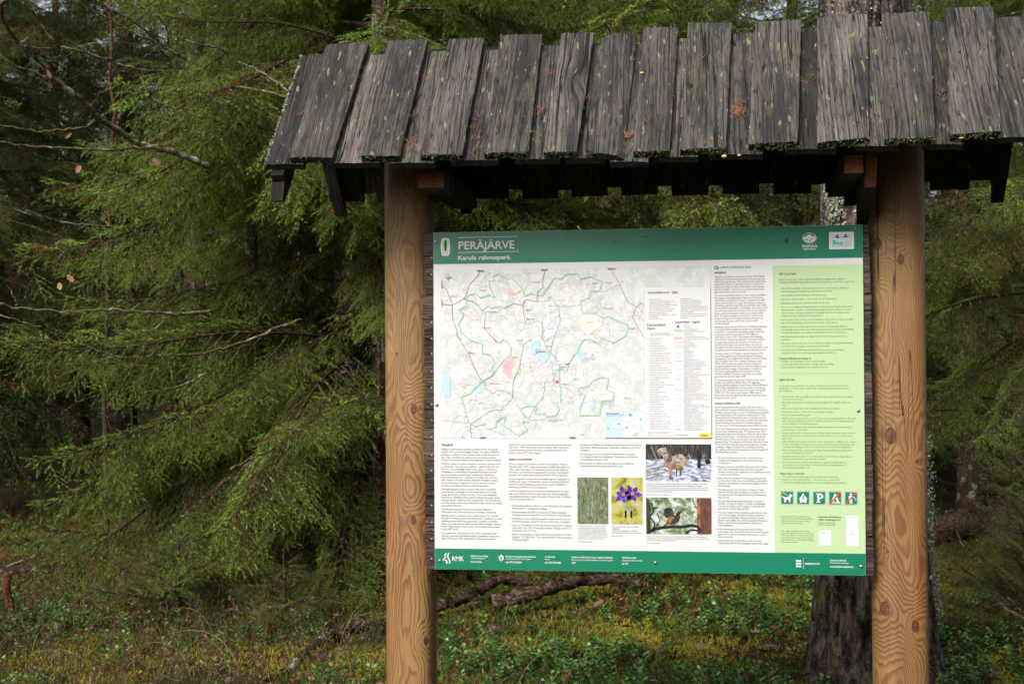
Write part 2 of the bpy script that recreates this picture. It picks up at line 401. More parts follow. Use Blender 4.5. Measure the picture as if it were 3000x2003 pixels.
# back slope: the same rhythm, seen only from underneath
us = np.linspace(0.44, -2.06, 14)
for k in range(13):
    a, b = us[k], us[k+1]; rb = random.Random(k*7+99)
    if k % 1 == 0:
        v0 = 0.016*rb.random()
        on_roof(plank('roof_plank', FB, (b+0.03, v0), (a-0.03, v0), (b+0.03, 0.61), (a-0.03, 0.61), TU, M['roof'], None, 0.0, seed=70+k))
        v0 = -0.012-0.012*rb.random()
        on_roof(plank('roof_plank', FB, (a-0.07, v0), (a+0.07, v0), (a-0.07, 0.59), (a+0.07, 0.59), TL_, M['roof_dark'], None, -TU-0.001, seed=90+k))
# rafters: lie under the boards, tails cut to a point
def rafter(xc, wd, front, deep=0.085, tail=0.055, xs=None):
    sg = 1 if front else -1
    base = P0 if front else np.array([P0[0], 2*YR-P0[1]-BK*cT, P0[2]+BK*sT])
    sl = np.array([0, sg*cT, sT]); nr = np.array([0, -sg*sT, cT])
    o0 = -(TU+TL_+0.004)
    prof = [(0.02, o0), (0.02, o0-0.03), (-0.045, o0-tail), (-0.03, o0-tail-0.02), (0.10, o0-deep), (0.56, o0-deep), (0.56, o0)]
    if front and 0 < xc < 1.8: prof = [(0.17, o0), (0.19, o0-0.05), (0.56, o0-deep), (0.56, o0)]
    pts = []
    for x in (xc-wd/2, xc+wd/2):
        for v, h in prof: p = base+sl*v+nr*h; pts.append((x, p[1], p[2]))
    n = len(prof); Fr = [tuple(range(n)), tuple(range(2*n-1, n-1, -1))]+[(i, (i+1) % n, n+(i+1) % n, n+i)[::-1] for i in range(n)]
    o = mesh('rafter', pts, Fr, M['rafter']); bpy.context.view_layer.update(); return on_roof(o)
for xc in (-0.455, 0.045, 1.50, 2.03):
    rafter(xc, 0.042, True); rafter(xc, 0.042, False)
# cross beams bolted beside the posts
for x0, x1, z0, z1, ya in ((0.0, 0.092, 2.195, 2.25, -0.27), (1.415, 1.475, 2.21, 2.268, -0.28)):
    v, f = box_data(x0, x1, ya, 0.40, z0, z1)
    o = mesh('cross_beam', v, f, [M['rafter'], M['sawn']], [0, 0, 1, 0, 0, 0]); bpy.context.view_layer.update(); on_roof(o)
v = [(1.484, -0.27, 2.285), (1.522, -0.27, 2.285), (1.522, -0.22, 2.17), (1.484, -0.22, 2.17), (1.484, 0.05, 2.285), (1.522, 0.05, 2.285), (1.522, 0.05, 2.07), (1.484, 0.05, 2.07)]
f = [(0, 3, 2, 1), (4, 5, 6, 7), (0, 1, 5, 4), (1, 2, 6, 5), (2, 3, 7, 6), (3, 0, 4, 7)]
o = mesh('brace', v, f, [M['sawn'], M['rafter']], [0, 1, 1, 1, 1, 1]); bpy.context.view_layer.update(); on_roof(o)

# backing boards between posts
zz = ZB-0.004; k = 0
ends = [(-0.034, 1.527), (-0.036, 1.524), (-0.036, 1.526), (-0.040, 1.523), (-0.037, 1.527), (-0.032, 1.526), (-0.034, 1.523), (-0.042, 1.527), (-0.032, 1.524), (-0.042, 1.522), (-0.036, 1.525)]
cuts = [ZB-0.003, 1.0, 1.125, 1.25, 1.37, 1.485, 1.60, 1.725, 1.845, 1.965, ZB+1.2+0.002]
for k in range(10):
    x0, x1 = ends[k]; z0, z1 = cuts[k]+0.0015, cuts[k+1]-0.0015
    # built in its own frame so that the grain runs along the board
    V, Fc = [], []; nx, nz = 60, 5
    for yy in (-0.0125, 0.0125):
        for j in range(nz+1):
            for i in range(nx+1):
                X = x0+(x1-x0)*i/nx; Z = z0+(z1-z0)*j/nz
                e = 0.003*noise.noise(Vector((j*3.1, k, yy*50))) if i in (0, nx) else 0
                ez = 0.0012*noise.noise(Vector((i*0.8, k*2, 0))) if j in (0, nz) else 0
                V.append((Z+ez-(z0+z1)/2, -(X+e)+(x0+x1)/2, -yy))
    w1 = nx+1; n0 = w1*(nz+1)
    for j in range(nz):
        for i in range(nx):
            a = j*w1+i; Fc.append((a, a+w1, a+w1+1, a+1)); b = n0+a; Fc.append((b, b+1, b+w1+1, b+w1))
    for i in range(nx):
        Fc.append((i, i+1, n0+i+1, n0+i)); a = nz*w1+i; Fc.append((a, n0+a, n0+a+1, a+1))
    for j in range(nz):
        a = j*w1; Fc.append((a, n0+a, n0+a+w1, a+w1)); a = j*w1+nx; Fc.append((a, a+w1, n0+a+w1, n0+a))
    o = mesh('backing_board', V, Fc, M['backing'])
    # local x -> world z, local y -> world -x, local z -> world -y
    o.matrix_world = Matrix(((0, -1, 0, (x0+x1)/2), (0, 0, -1, 0.0205), (1, 0, 0, (z0+z1)/2), (0, 0, 0, 1)))
    bpy.context.view_layer.update(); mw = o.matrix_world.copy(); o.parent = shelter; o.matrix_parent_inverse = inv; o.matrix_basis = mw
# ================================================================== INFORMATION PANEL
CR = {'A': (1240, 640, .28097), 'B': (1880, 640, .298), 'C': (1270, 980, .2682), 'D': (1880, 980, .298),
      'E': (1270, 1280, .2682), 'F': (1880, 1280, .298), 'P': (0, 0, 1)}
def bp(cr, x, y):                     # point of a zoomed crop -> panel coordinates (x, z)
    ox, oy, s = CR[cr]; p = on_y(ox+x*s, oy+y*s, 0.0); return float(p[0]), float(p[2])
def ink(name, c, rough=0.35): return flat('print_'+name, c, rough, 0.35)
I = dict(white=ink('white', (0.56, 0.57, 0.59, 1)), green=ink('green', (0.004, 0.155, 0.083, 1)), green2=ink('top_green', (0.014, 0.17, 0.10, 1)),
         lime=ink('lime', (0.39, 0.51, 0.285, 1)), text=ink('grey_text', (0.12, 0.12, 0.13, 1)), bold=ink('black_text', (0.05, 0.05, 0.055, 1)),
         gtext=ink('green_text', (0.03, 0.15, 0.09, 1)), ltext=ink('olive_text', (0.11, 0.15, 0.07, 1)), legend=ink('legend_text', (0.20, 0.20, 0.21, 1)), mapgreen=ink('map_boundary', (0.30, 0.50, 0.37, 1)),
         road=ink('map_road', (0.26, 0.09, 0.10, 1)), trail=ink('map_trail', (0.62, 0.22, 0.22, 1)), dash=ink('map_path', (0.12, 0.13, 0.15, 1)), thin=ink('map_thin', (0.36, 0.36, 0.355, 1)),
         stream=ink('map_stream', (0.38, 0.48, 0.58, 1)), lake=ink('map_lake', (0.38, 0.53, 0.66, 1)), redz=ink('map_red_zone', (0.61, 0.38, 0.38, 1)), yelz=ink('map_yellow_zone', (0.59, 0.58, 0.53, 1)),
         yline=ink('map_yellow_line', (0.78, 0.68, 0.28, 1)), red=ink('red', (0.66, 0.03, 0.03, 1)), sea=ink('map_sea', (0.42, 0.53, 0.62, 1)), park=ink('park_green', (0.09, 0.50, 0.14, 1)),
         yellow=ink('yellow', (0.83, 0.60, 0.05, 1)), teal=ink('teal', (0.05, 0.45, 0.36, 1)), navy=ink('navy', (0.04, 0.04, 0.30, 1)), slash=ink('slash_red', (0.60, 0.03, 0.04, 1)),
         tan=ink('tan', (0.36, 0.29, 0.22, 1)), tand=ink('harness', (0.10, 0.07, 0.06, 1)), dark=ink('near_black', (0.015, 0.014, 0.014, 1)), wood=ink('log_brown', (0.25, 0.22, 0.20, 1)), snow=ink('snow', (0.42, 0.50, 0.68, 1)),
         purple=ink('purple', (0.075, 0.016, 0.30, 1)), purd=ink('dark_purple', (0.03, 0.008, 0.10, 1)), gold=ink('gold', (0.45, 0.28, 0.05, 1)), stem=ink('stem', (0.30, 0.33, 0.22, 1)), rust=ink('rust', (0.30, 0.10, 0.03, 1)),
         fur=ink('dark_feather', (0.035, 0.03, 0.035, 1)), barkr=ink('picture_bark', (0.22, 0.055, 0.03, 1)), grassl=ink('picture_grass', (0.17, 0.22, 0.10, 1)), sand=ink('horse_leg', (0.35, 0.17, 0.08, 1)), leafg=ink('leaf_green', (0.04, 0.38, 0.05, 1)))
# map paper: white clearings on pale grey-green woodland print
q = NB('print_map_paper', 0.35, 0.35); o_ = q.co()
a = q.step(q.noise(o_, 16.0, 6, 0.62), 0.49, 0.51); b = q.step(q.noise(q.vm('ADD', o_, (3, 5, 9)), 45.0, 3), 0.56, 0.575)
c = q.mix(a, (0.54, 0.55, 0.555, 1), (0.49, 0.51, 0.485, 1)); c = q.mix(b, c, (0.57, 0.58, 0.59, 1)); q.color(c); I['paper'] = q.m
def pic(name, scale, cs, st=(1, 1, 1), detail=5):
    q = NB('print_'+name, 0.35, 0.35); q.color(q.ramp(q.noise(q.vm('MULTIPLY', q.co(), st), scale, detail, 0.65), *cs)); I[name] = q.m
pic('pic_grass', 60, [(0.3, (0.035, 0.045, 0.02, 1)), (0.5, (0.12, 0.15, 0.08, 1)), (0.7, (0.32, 0.34, 0.27, 1))], (2.2, 1, 0.8))
pic('pic_bokeh', 26, [(0.34, (0.10, 0.10, 0.02, 1)), (0.5, (0.38, 0.36, 0.05, 1)), (0.62, (0.36, 0.36, 0.26, 1)), (0.72, (0.72, 0.75, 0.5, 1))])
pic('pic_snow', 55, [(0.36, (0.05, 0.045, 0.05, 1)), (0.47, (0.25, 0.27, 0.33, 1)), (0.6, (0.55, 0.62, 0.78, 1))], (0.7, 1, 2.2))
pic('pic_trees', 80, [(0.42, (0.010, 0.009, 0.009, 1)), (0.58, (0.06, 0.055, 0.055, 1)), (0.7, (0.22, 0.22, 0.25, 1))], (3.0, 1, 0.35))
pic('pic_canopy', 30, [(0.33, (0.03, 0.05, 0.02, 1)), (0.46, (0.14, 0.20, 0.10, 1)), (0.56, (0.42, 0.46, 0.42, 1)), (0.68, (0.72, 0.72, 0.78, 1))])
pic('pic_bark', 60, [(0.3, (0.05, 0.02, 0.018, 1)), (0.7, (0.17, 0.07, 0.05, 1))], (1, 1, 0.4))

pic('tan', 90, [(0.35, (0.13, 0.10, 0.085, 1)), (0.5, (0.34, 0.28, 0.23, 1)), (0.65, (0.50, 0.43, 0.36, 1))]); pic('sand', 90, [(0.35, (0.14, 0.07, 0.045, 1)), (0.65, (0.42, 0.23, 0.15, 1))], (1, 1, .5))
pic('fur', 110, [(0.4, (0.010, 0.009, 0.012, 1)), (0.65, (0.07, 0.06, 0.065, 1))]); pic('purple', 70, [(0.35, (0.035, 0.008, 0.15, 1)), (0.65, (0.13, 0.04, 0.42, 1))], (1, 1, 1)); pic('barkr', 60, [(0.35, (0.10, 0.025, 0.015, 1)), (0.65, (0.42, 0.14, 0.08, 1))], (1, 1, .5))
class Print:
    """flat printed shapes on the face of the panel, collected into one mesh"""
    def __init__(s): s.V, s.F, s.M, s.mats = [], [], [], []
    def mat(s, k):
        if k not in s.mats: s.mats.append(k)
        return s.mats.index(k)
    def poly(s, k, pts, lay=1):
        n = len(s.V); s.V += [(x, -0.0005*lay, z) for x, z in pts]
        A = sum(pts[i][0]*pts[(i+1) % len(pts)][1]-pts[(i+1) % len(pts)][0]*pts[i][1] for i in range(len(pts)))
        f = list(range(n, n+len(pts)));  s.F.append(tuple(f if A > 0 else f[::-1])); s.M.append(s.mat(k))
    def rect(s, k, x0, z0, x1, z1, lay=1): s.poly(k, [(x0, z0), (x1, z0), (x1, z1), (x0, z1)], lay)
    def line(s, k, pts, wd, lay=2):
        L = []; Rr = []
        for i, p in enumerate(pts):
            a = Vector(pts[max(i-1, 0)]); b = Vector(pts[min(i+1, len(pts)-1)]); d = (b-a)
            if d.length < 1e-9: d = Vector((1, 0))
            d.normalize(); nrm = Vector((-d.y, d.x))*wd/2; p = Vector(p); L.append(p+nrm); Rr.append(p-nrm)
        for i in range(len(pts)-1):
            s.poly(k, [tuple(L[i]), tuple(Rr[i]), tuple(Rr[i+1]), tuple(L[i+1])], lay)
    def disc(s, k, c, rx, rz=None, lay=2, n=20):
        rz = rz or rx; s.poly(k, [(c[0]+rx*math.cos(2*math.pi*i/n), c[1]+rz*math.sin(2*math.pi*i/n)) for i in range(n)], lay)
    def add_mesh(s, k, V, Fc):
        n = len(s.V); s.V += V; i = s.mat(k)
        for f in Fc: s.F.append(tuple(n+j for j in f)); s.M.append(i)
    def build(s, name, parent, label=None):
        o = mesh(name, s.V, s.F, [I[k] for k in s.mats], s.M, parent=parent)
        if label: o['label'] = label
        return o
# ---- text: built from the built-in font and flattened to mesh
TXT = []
def text(pr, k, s_, x, z, size, sx=None, x1=None, lay=2, bold=0.0, group=None, align='LEFT', shear=0):
    TXT.append(dict(pr=pr, k=k, s=s_, x=x, z=z, size=size, sx=sx, x1=x1, lay=lay, bold=bold, group=group, align=align, shear=shear))
def flush_text():
    obs = []
    for t in TXT:
        cu = bpy.data.curves.new('t', 'FONT'); cu.body = t['s']; cu.size = 1.0; cu.resolution_u = 2; cu.offset = t['bold']; cu.shear = t['shear']
        ob = bpy.data.objects.new('t', cu); COL.objects.link(ob); obs.append(ob)
    bpy.context.view_layer.update(); dg = bpy.context.evaluated_depsgraph_get(); res = []
    for t, ob in zip(TXT, obs):
        me = bpy.data.meshes.new_from_object(ob.evaluated_get(dg)); vs_ = [tuple(v.co) for v in me.vertices]; fs = [tuple(p.vertices) for p in me.polygons]
        res.append((vs_, fs, max([v[0] for v in vs_] or [1]))); bpy.data.meshes.remove(me)
    gs = {}
    for t, r in zip(TXT, res):
        if t['group'] is not None: gs[t['group']] = max(gs.get(t['group'], 0), r[2]*t['size'])
    for t, (vs_, fs, wdt) in zip(TXT, res):
        sx = t['size'] if t['sx'] is None else t['sx']*t['size']
        if t['x1'] is not None: sx = t['size']*(t['x1']-t['x'])/((gs[t['group']] if t['group'] is not None else wdt*t['size']) or 1)
        x0 = t['x']-(wdt*sx/2 if t['align'] == 'CENTER' else 0)
        t['pr'].add_mesh(t['k'], [(x0+v[0]*sx, -0.0005*t['lay'], t['z']+v[1]*t['size']) for v in vs_], fs)
    for ob in obs:
        cu = ob.data; bpy.data.objects.remove(ob); bpy.data.curves.remove(cu)
gid = [0]
def block(pr, k, cr, x, y0, pitch, x1, lines, size, lay=2, boldfirst=None):
    """body text: list of lines, or (line, y) pairs; baseline at y in crop units"""
    gid[0] += 1; y = y0
    for ln in lines:
        if isinstance(ln, (int, float)): y += ln; continue
        bl = ln.startswith('#'); s_ = ln[1:] if bl else ln
        if s_:
            X, Z = bp(cr, x, y); X1 = bp(cr, x1, y)[0]
            text(pr, 'bold' if bl and k != 'legend' else k, s_, X, Z, size, x1=X1, lay=lay, bold=0.012 if bl else 0.0, group=gid[0])
        y += pitch

def panel_child(o): o.parent = panel; return o
v, f = box_data(0, 1.5, 0.0, 0.004, ZB, ZB+1.2)
q = NB('printed_white_aluminium', 0.32, 0.4); nn = q.noise(q.co(), 400.0, 2); dirt = q.step(nn, 0.735, 0.76)
q.color(q.mix(q.math('MULTIPLY', dirt, 0.7), q.mix(q.noise(q.vm('MULTIPLY', q.co(), (3, 1, 1)), 2.0, 4), (0.525, 0.54, 0.56, 1), (0.575, 0.58, 0.585, 1)), (0.12, 0.10, 0.08, 1)))
panel = mesh('information_panel', v, f, q.m); fit(panel); panel['label'] = 'large white printed information panel with park map and green bands'
EPS = 0.0
top = ZB+1.2
# header and footer bands
H = Print(); zt = bp('A', 100, 472)[1]; zt = (bp('A', 115, 480)[1]+bp('B', 2160, 383)[1])/2
q = NB('print_header_green', 0.35, 0.35); nn = q.noise(q.vm('MULTIPLY', q.co(), (2, 1, 1)), 3.0, 3); sp = q.step(q.noise(q.co(), 260.0, 1), 0.79, 0.80)
c = q.mix(nn, (0.006, 0.135, 0.074, 1), (0.009, 0.15, 0.085, 1)); q.color(q.mix(q.math('MULTIPLY', sp, .7), c, (0.02, 0.03, 0.02, 1))); I['header'] = q.m
H.rect('header', 0.0005, zt, 1.4995, top-0.0005, 1)
zf = (bp('E', 20, 1213)[1]+bp('F', 2200, 1145)[1])/2
Fb = Print(); Fb.rect('green', 0.0005, ZB+0.0005, 1.4995, zf, 1)
G = Print(); gx0 = bp('B', 1285, 462)[0]; gz1 = bp('B', 1285, 462)[1]
G.rect('lime', gx0, zf+0.0004, 1.4995, gz1, 1)
# header lettering
def tx(pr, k, s_, cr, x, y, x1, size, bold=0.0, lay=2, align='LEFT'):
    X, Z = bp(cr, x, y); text(pr, k, s_, X, Z, size, x1=bp(cr, x1, y)[0], bold=bold, lay=lay)
tx(H, 'white', 'PERÄJÄRVE', 'A', 362, 322, 952, 0.0400, 0.012)
tx(H, 'white', 'Karula rahvuspark', 'A', 360, 432, 912, 0.0215, 0.010)
for y in (200, 355): H.line('white', [bp('A', 358, y), bp('A', 978, y-12)], 0.0018)
H.poly('white', [bp('A', *p) for p in ((192, 215), (200, 206), (232, 203), (262, 207), (271, 215), (278, 250), (281, 300), (278, 345), (271, 380), (262, 389), (232, 392), (200, 388), (191, 380), (185, 340), (182, 295), (185, 250))], 2)
for cx, cy, rx, ry in ((232, 245, 18, 20), (230, 272, 22, 20), (231, 300, 20, 20), (231, 325, 13, 18)):
    c_ = bp('A', cx, cy); H.disc('leafg', c_, rx*.281/833, ry*.281/833, 3)
H.line('leafg', [bp('A', 232, 225), bp('A', 231, 344)], 0.003, 3)
tx(H, 'bold', 'L', 'A', 207, 370, 217, 0.008, 0.02, 3); tx(H, 'bold', 'K', 'A', 244, 370, 260, 0.008, 0.02, 3)
# park emblem (oval with valley)
c_ = bp('B', 1650, 192); H.disc('white', c_, 0.0236, 0.0180, 2, 32); H.disc('header', c_, 0.0218, 0.0163, 3, 32); H.disc('white', c_, 0.0208, 0.0153, 4, 32)
H.poly('header', [bp('B', *p) for p in ((1600, 165), (1620, 150), (1650, 147), (1680, 152), (1700, 170), (1690, 178), (1672, 172), (1660, 160), (1640, 158), (1622, 170), (1605, 180), (1594, 185))], 5)
H.poly('header', [bp('B', *p) for p in ((1598, 208), (1620, 203), (1645, 208), (1620, 213))], 5)
H.line('header', [bp('B', *p) for p in ((1690, 190), (1664, 200), (1668, 212), (1648, 222), (1652, 236))], 0.0022, 5)
tx(H, 'white', 'KARULA', 'B', 1578, 285, 1727, 0.0130, 0.03); tx(H, 'white', 'RAHVUSPARK', 'B', 1590, 309, 1714, 0.0070, 0.03)
# network emblem
H.poly('white', [bp('B', *p) for p in ((1842, 134), (2087, 130), (2088, 300), (1842, 304))], 2)
H.poly('teal', [bp('B', *p) for p in ((1875, 258), (1875, 206), (1890, 212), (1912, 230), (1925, 238), (1938, 228), (1950, 240), (1962, 222), (1990, 255), (2040, 256))], 3)
for yy in (232, 244, 256): H.line('teal', [bp('B', 1990, yy), bp('B', 2020, yy-5), bp('B', 2055, yy)], 0.0016, 3)
H.line('navy', [bp('B', *p) for p in ((1875, 200), (1875, 166), (2055, 163), (2055, 228))], 0.0006, 3)
for bx in (0, 82):
    H.poly('navy', [bp('B', bx+x, y-bx*.06) for x, y in ((1866, 186), (1905, 184), (1915, 162), (1930, 156), (1934, 182), (1962, 186), (1930, 194), (1900, 190))], 4)
for i in range(9):
    t = math.pi*(1.15+0.7*i/8); H.disc('yellow', bp('B', 1968-38*math.cos(t)*1.0, 232+26*math.sin(t)), 0.0008, lay=4, n=5)
tx(H, 'bold', 'N A T U R A  2 0 0 0', 'B', 1872, 277, 2058, 0.0065, 0.02, 4)

# footer
def fo(lines, cr, x, widths, ys, sizes, bolds):
    for s_, x1, y, sz, b_ in zip(lines, widths, ys, sizes, bolds): tx(Fb, 'white', s_, cr, x, y, x1, sz, b_)
Fb.line('white', [bp('E', *p) for p in ((140, 1264), (120, 1300), (138, 1302), (103, 1340), (138, 1342), (148, 1358), (145, 1380))], 0.0045)
Fb.line('white', [bp('E', *p) for p in ((170, 1262), (155, 1290), (162, 1320), (178, 1350), (178, 1380))], 0.0045)
tx(Fb, 'white', 'RMK', 'E', 200, 1348, 334, 0.0235, 0.012)
fo(['Külastuse korraldaja', 'Visitor Management', 'www.rmk.ee'], 'E', 407, (598, 568, 526), (1304, 1328, 1366), (.0085, .0070, .0085), (.02, .01, .03))
Fb.poly('white', [bp('E', *p) for p in ((740, 1278), (752, 1292), (766, 1302), (769, 1318), (764, 1334), (752, 1344), (740, 1352), (728, 1344), (716, 1334), (711, 1318), (714, 1302), (728, 1292))], 2)
tx(Fb, 'green', 'i', 'E', 730, 1337, 748, 0.0165, 0.05, 3)
fo(['Karula rahvuspargi külastuskeskus', 'Karula National Park Visitor Centre', 'tel +372 782 8350'], 'E', 790, (1118, 1062, 961), (1309, 1334, 1372), (.0085, .0070, .0085), (.02, .01, .03))
fo(['Loodusvaht', 'Ranger', 'tel +372 529 0388'], 'E', 1217, (1330, 1273, 1391), (1312, 1338, 1377), (.0085, .0070, .0085), (.02, .01, .03))
fo(['Keskkonnarikkumisest teata riigiinfo telefonile', 'Report the environmental violation to the state helpline', '1247'], 'E', 1507, (1958, 1961, 1554), (1316, 1344, 1380), (.0085, .0070, .0085), (.02, .01, .03))
fo(['Hädaabinumber', 'Emergency phone number', 'tel 112'], 'E', 2059, (2220, 2283, 2126), (1322, 1351, 1388), (.0085, .0070, .0085), (.02, .01, .03))
for i in range(3):
    y = 1214+i*26
    Fb.poly('white', [bp('F', *p) for p in ((1514, y-8), (1530, y-10), (1540, y-4), (1556, y-10), (1568, y-6), (1566, y+2), (1572, y+10), (1560, y+8), (1552, y+12), (1544, y+6), (1530, y+12), (1524, y+6), (1514, y+10), (1520, y))], 2)
Fb.line('white', [bp('F', 1589, 1186), bp('F', 1591, 1295)], 0.0010)
tx(Fb, 'white', 'KESKKONNAAMET', 'F', 1608, 1249, 1754, 0.0075, 0.04)
fo(['Kaitseala valitseja', 'Protected Area Manager', 'www.keskkonnaamet.ee'], 'F', 1851, (2014, 2040, 2083), (1216, 1240, 1278), (.0088, .0072, .0088), (.02, .01, .03))

# ---- body text (Estonian, three columns)
TB = Print()
HS = 0.0095; BS = 0.0088
tx(TB, 'bold', 'PERÄJÄRVE', 'E', 86, 94, 214, HS, 0.02)
block(TB, 'text', 'E', 86, 139, 29.7, 757, ['Peräjärve asub Karula kõrgustiku ja ühtlasi Karula rahvuspargi', 'idapiiril. Nime on andnud paigale Peräjärv. See väike kinnikasvav', 'metsajärv on Ähijärve nõos kolmest ridamisi paiknevast järvest', 'Ähi-, Vahe- ja Peräjärvest viimane ehk võru keeles perämine.', 'Karulas on samaseid väikseid soiste kallastega metsajärvi mitmeid.', 10,
 'Peräjärve ümbrus on põline metsamaa. Keerukas vahelduv reljeef', 'on põhjuseks, miks metsad on säilinud – põldu harida oleks siin', 'liig raske. Koos reljeefiga vahelduvad ka valgus- ja niiskusolud,', 'mullaviljakus ja metsatüübid. Kõrgematel kuivematel nõlvadel', 'kasvavad nõmme- ja palumetsad, madalamates kohtades ja', 'põhjanõlvadel laanemets, niiskemas oru põhjas raba- või lodu-', 'mets. Rabad on Karulas enamasti tillukesed. Peräjärve metsad', 'on osa väärtuslikust Kagu-Eesti suurimast kaitstavast metsa-', 'massiivist, mis hõlmab peaaegu poole rahvuspargist.', 10,
 'Mõisaajal kuulusid Peräjärve metsad Vana-Antsla mõisnikule', 'Löwensternile. Lossimägi on nime saanud mäel asunud Vana-', 'Antsla paruni jahilossi järgi. Loss hävis 1921. aastal tulekahjus.', 'Kahekordse rõdudega hoone asukohta tähistavad praegu suured', 'elupuud, lehised, ahjuvaremed ja maakivikelder. Vana-Antsla mõis', 'oli ümbruskonna suurimaid ja mõisnik korraldas siinsetesse metsa-', 'desse uhkeid jahikäike.', 10,
 'Võrukeelsed paiganimed kõlavad siin eriliselt: Sitiksaare,', 'Ülekorgemäe tee, Säitsmepõrguorg, Partsilump, Soepojaorg.', 10,
 'Metsade keskel on üksikud talud Lauksilla, Saera, Piiri, Arukülä.', 'Karulale on omased mõisa metsatööliste ehk roomakeste ja metsa-', 'vahtidega seotud talukohad keset metsi. Lauksilla roomakeste', 'elamu on Karulas ainsana säilinud metsatööliste elamuks ehitatud', 'hoone. Majapalkideks tarvitati puid, mis kasvatasid viimase aasta-', 'rõnga 1879. aastal.', 12,
 'Mets andis meie esivanematele toidu, kütte, tööriistad, tarbe-', 'esemed ja peavarju keerukatel aegadel. Legendaarne metsavend', 'Alfred Käärmann (1922–2010) ehitas Põrguorgu talvepunkri'], BS)
block(TB, 'text', 'E', 820, 90, 29.7, 1508, ['algselt 1951. aastal ning varjas end siin okupatsioonivõimude eest', 'eest 1951.–1952. aasta talvel. Punker taastati 1989. aastal tema', 'enda juhendamise järgi, kolmandat korda ehitati punker üles', 'samale kohale 2017. aasta sügisel.'], BS)
tx(TB, 'bold', 'KARULA RAHVUSPARK', 'E', 822, 252, 1077, HS, 0.02)
block(TB, 'text', 'E', 822, 301, 29.9, 1508, ['Karula rahvuspark (123 km²) asub Karula kõrgustikul Valga- ja', 'Võrumaa piiril. 1979. aastal moodustatud maastikukaitsealast sai', '1993. aastal rahvuspark. Siin kaitstakse Lõuna-Eestile iseloomu-', 'like metsa- ja järverikaste kuppelmaastike loodust ning kultuuri-', 'pärandit. Ala kuulub üleeuroopalisse Natura 2000 võrgustikku.', 12,
 'Karula kõrgustik on kujunenud mandrijää tegevuse tagajärjel üle', '10 000 aasta tagasi. Mandriliustiku sulades jäid Karula põhjaossa', 'valdavalt ümara põhiplaaniga mõhnad ehk kuplid. Kuplistik on', 'rahvuspargi tihedama inimasustusega ala.', 12,
 'Lõunaosas laiuvad soised ja metsased oosmõhnastikud on ajast', 'aega olnud hõreda inimasustusega, pakkudes ühtlasi pelgupaika', 'inimpelglikele liikidele. Karula kõrgustiku kõrgeim tipp on Rebäse-', 'mõisa Tornimägi (138,9 m).'], BS)
block(TB, 'text', 'E', 830, 755, 29.7, 1515, ['•  Karula kõrgustikul on 60 järve, neist 40 asuvad rahvuspargis.', '    Enamik järvi on õõtsikulise kaldaga.', 11, '•  Metsad katavad üle 70% rahvuspargi pindalast, kaitseala', '    lõunaosa mets on Kagu-Eesti suurim kaitstav metsamassiiv.', 11, '•  Niitudest on enim säilinud kuivad aruniidud. Aja jooksul on', '    kadunud Karulale omased niisked soostunud ja sooniidud.', 11,
 '•  Sood on siin pisikesed, kuid see-eest on neid Karula mägede', '    vahel palju, ligi 10% rahvuspargi pindalast. Kõige suurem on', '    Äestamise soo (219 ha).', 11, '•  Karula rahvuspargis on leitud 563 liiki soontaimi (sh 19 liiki', '    käpalisi), 157 liiki linde, 7 liiki kahepaikseid, 5 liiki roomajaid,', '    42 liiki imetajaid.'], BS)
block(TB, 'text', 'E', 1575, 91, 29.9, 2275, ['•  Kaitsealustest liikidest on tähelepanuväärseimad: must-toonekurg,', '    kalakotkas, väike-konnakotkas, kivisisalik, mudakonn ja haruline', '    võtmehein.', 11, '•  Rahvuspargis on üle saja talukoha, millest enam kui pooled', '    on mitusada aastat vanad põlistalud. Talud paiknevad üksikuna', '    või paarikaupa küngaste vahel.', 11, '•  Rahvuspargis on säilinud suitsusaunaga seotud kombed ja', '    siinkandis kõneldakse igapäevaselt võru keelt.'], BS)
block(TB, 'text', 'E', 1577, 978, 22.2, 1900, ['Haruline võtmehein on väga haruldane', 'kuivadel lagedatel kinkudel ja nõlvadel', 'kasvav kuni 20 cm kõrgune sõnajalgtaim.', 'The chamomile grape-fern (Botrychium', 'matricariifolium) is a very rare fern herb', 'that grows on dry grassy hills and slopes', 'and reaches a height of up to 20 cm.', 12, 'Foto: Meeli Mesipuu'], 0.0062)
block(TB, 'text', 'E', 1948, 981, 22.2, 2274, ['Palu-karukell õitseb maikuus kuivades', 'männikutes.', 'The Eastern pasqueflower (Pulsatilla', 'patens) blooms in May in dry pine woods.', 14, 'Foto: Tiina Plaan'], 0.0062)
block(TB, 'text', 'F', 43, 462, 19.2, 650, ['Nõnda kui vanasti kasutati metsatöödel saagi, kirvest ja hobust, sobib ka tänapäeval', 'kaitsealade metsade majandamiseks hästi hobune. Fotol palgivedu hobusega.', 'In the old days, forestry work was done with a saw, axe, and horse; today, too, the', 'horse is a good way to manage protected forests. The photo shows how logs were', 'transported with the help of horses.', 12, 'Foto: Priit-Kalev Parts erakogu'], 0.0062)
block(TB, 'text', 'F', 47, 979, 19.2, 659, ['Metsis ehk mõtus on Euroopa suurim kanaline. Metsisekukk ajab saba mängu ajal', 'lehvikuna laiali. The wood grouse is Europe’s largest galliform. A male wood grouse', 'spreads its tail like a fan during lekking.', 10, 'Foto: Sven Začek'], 0.0062)
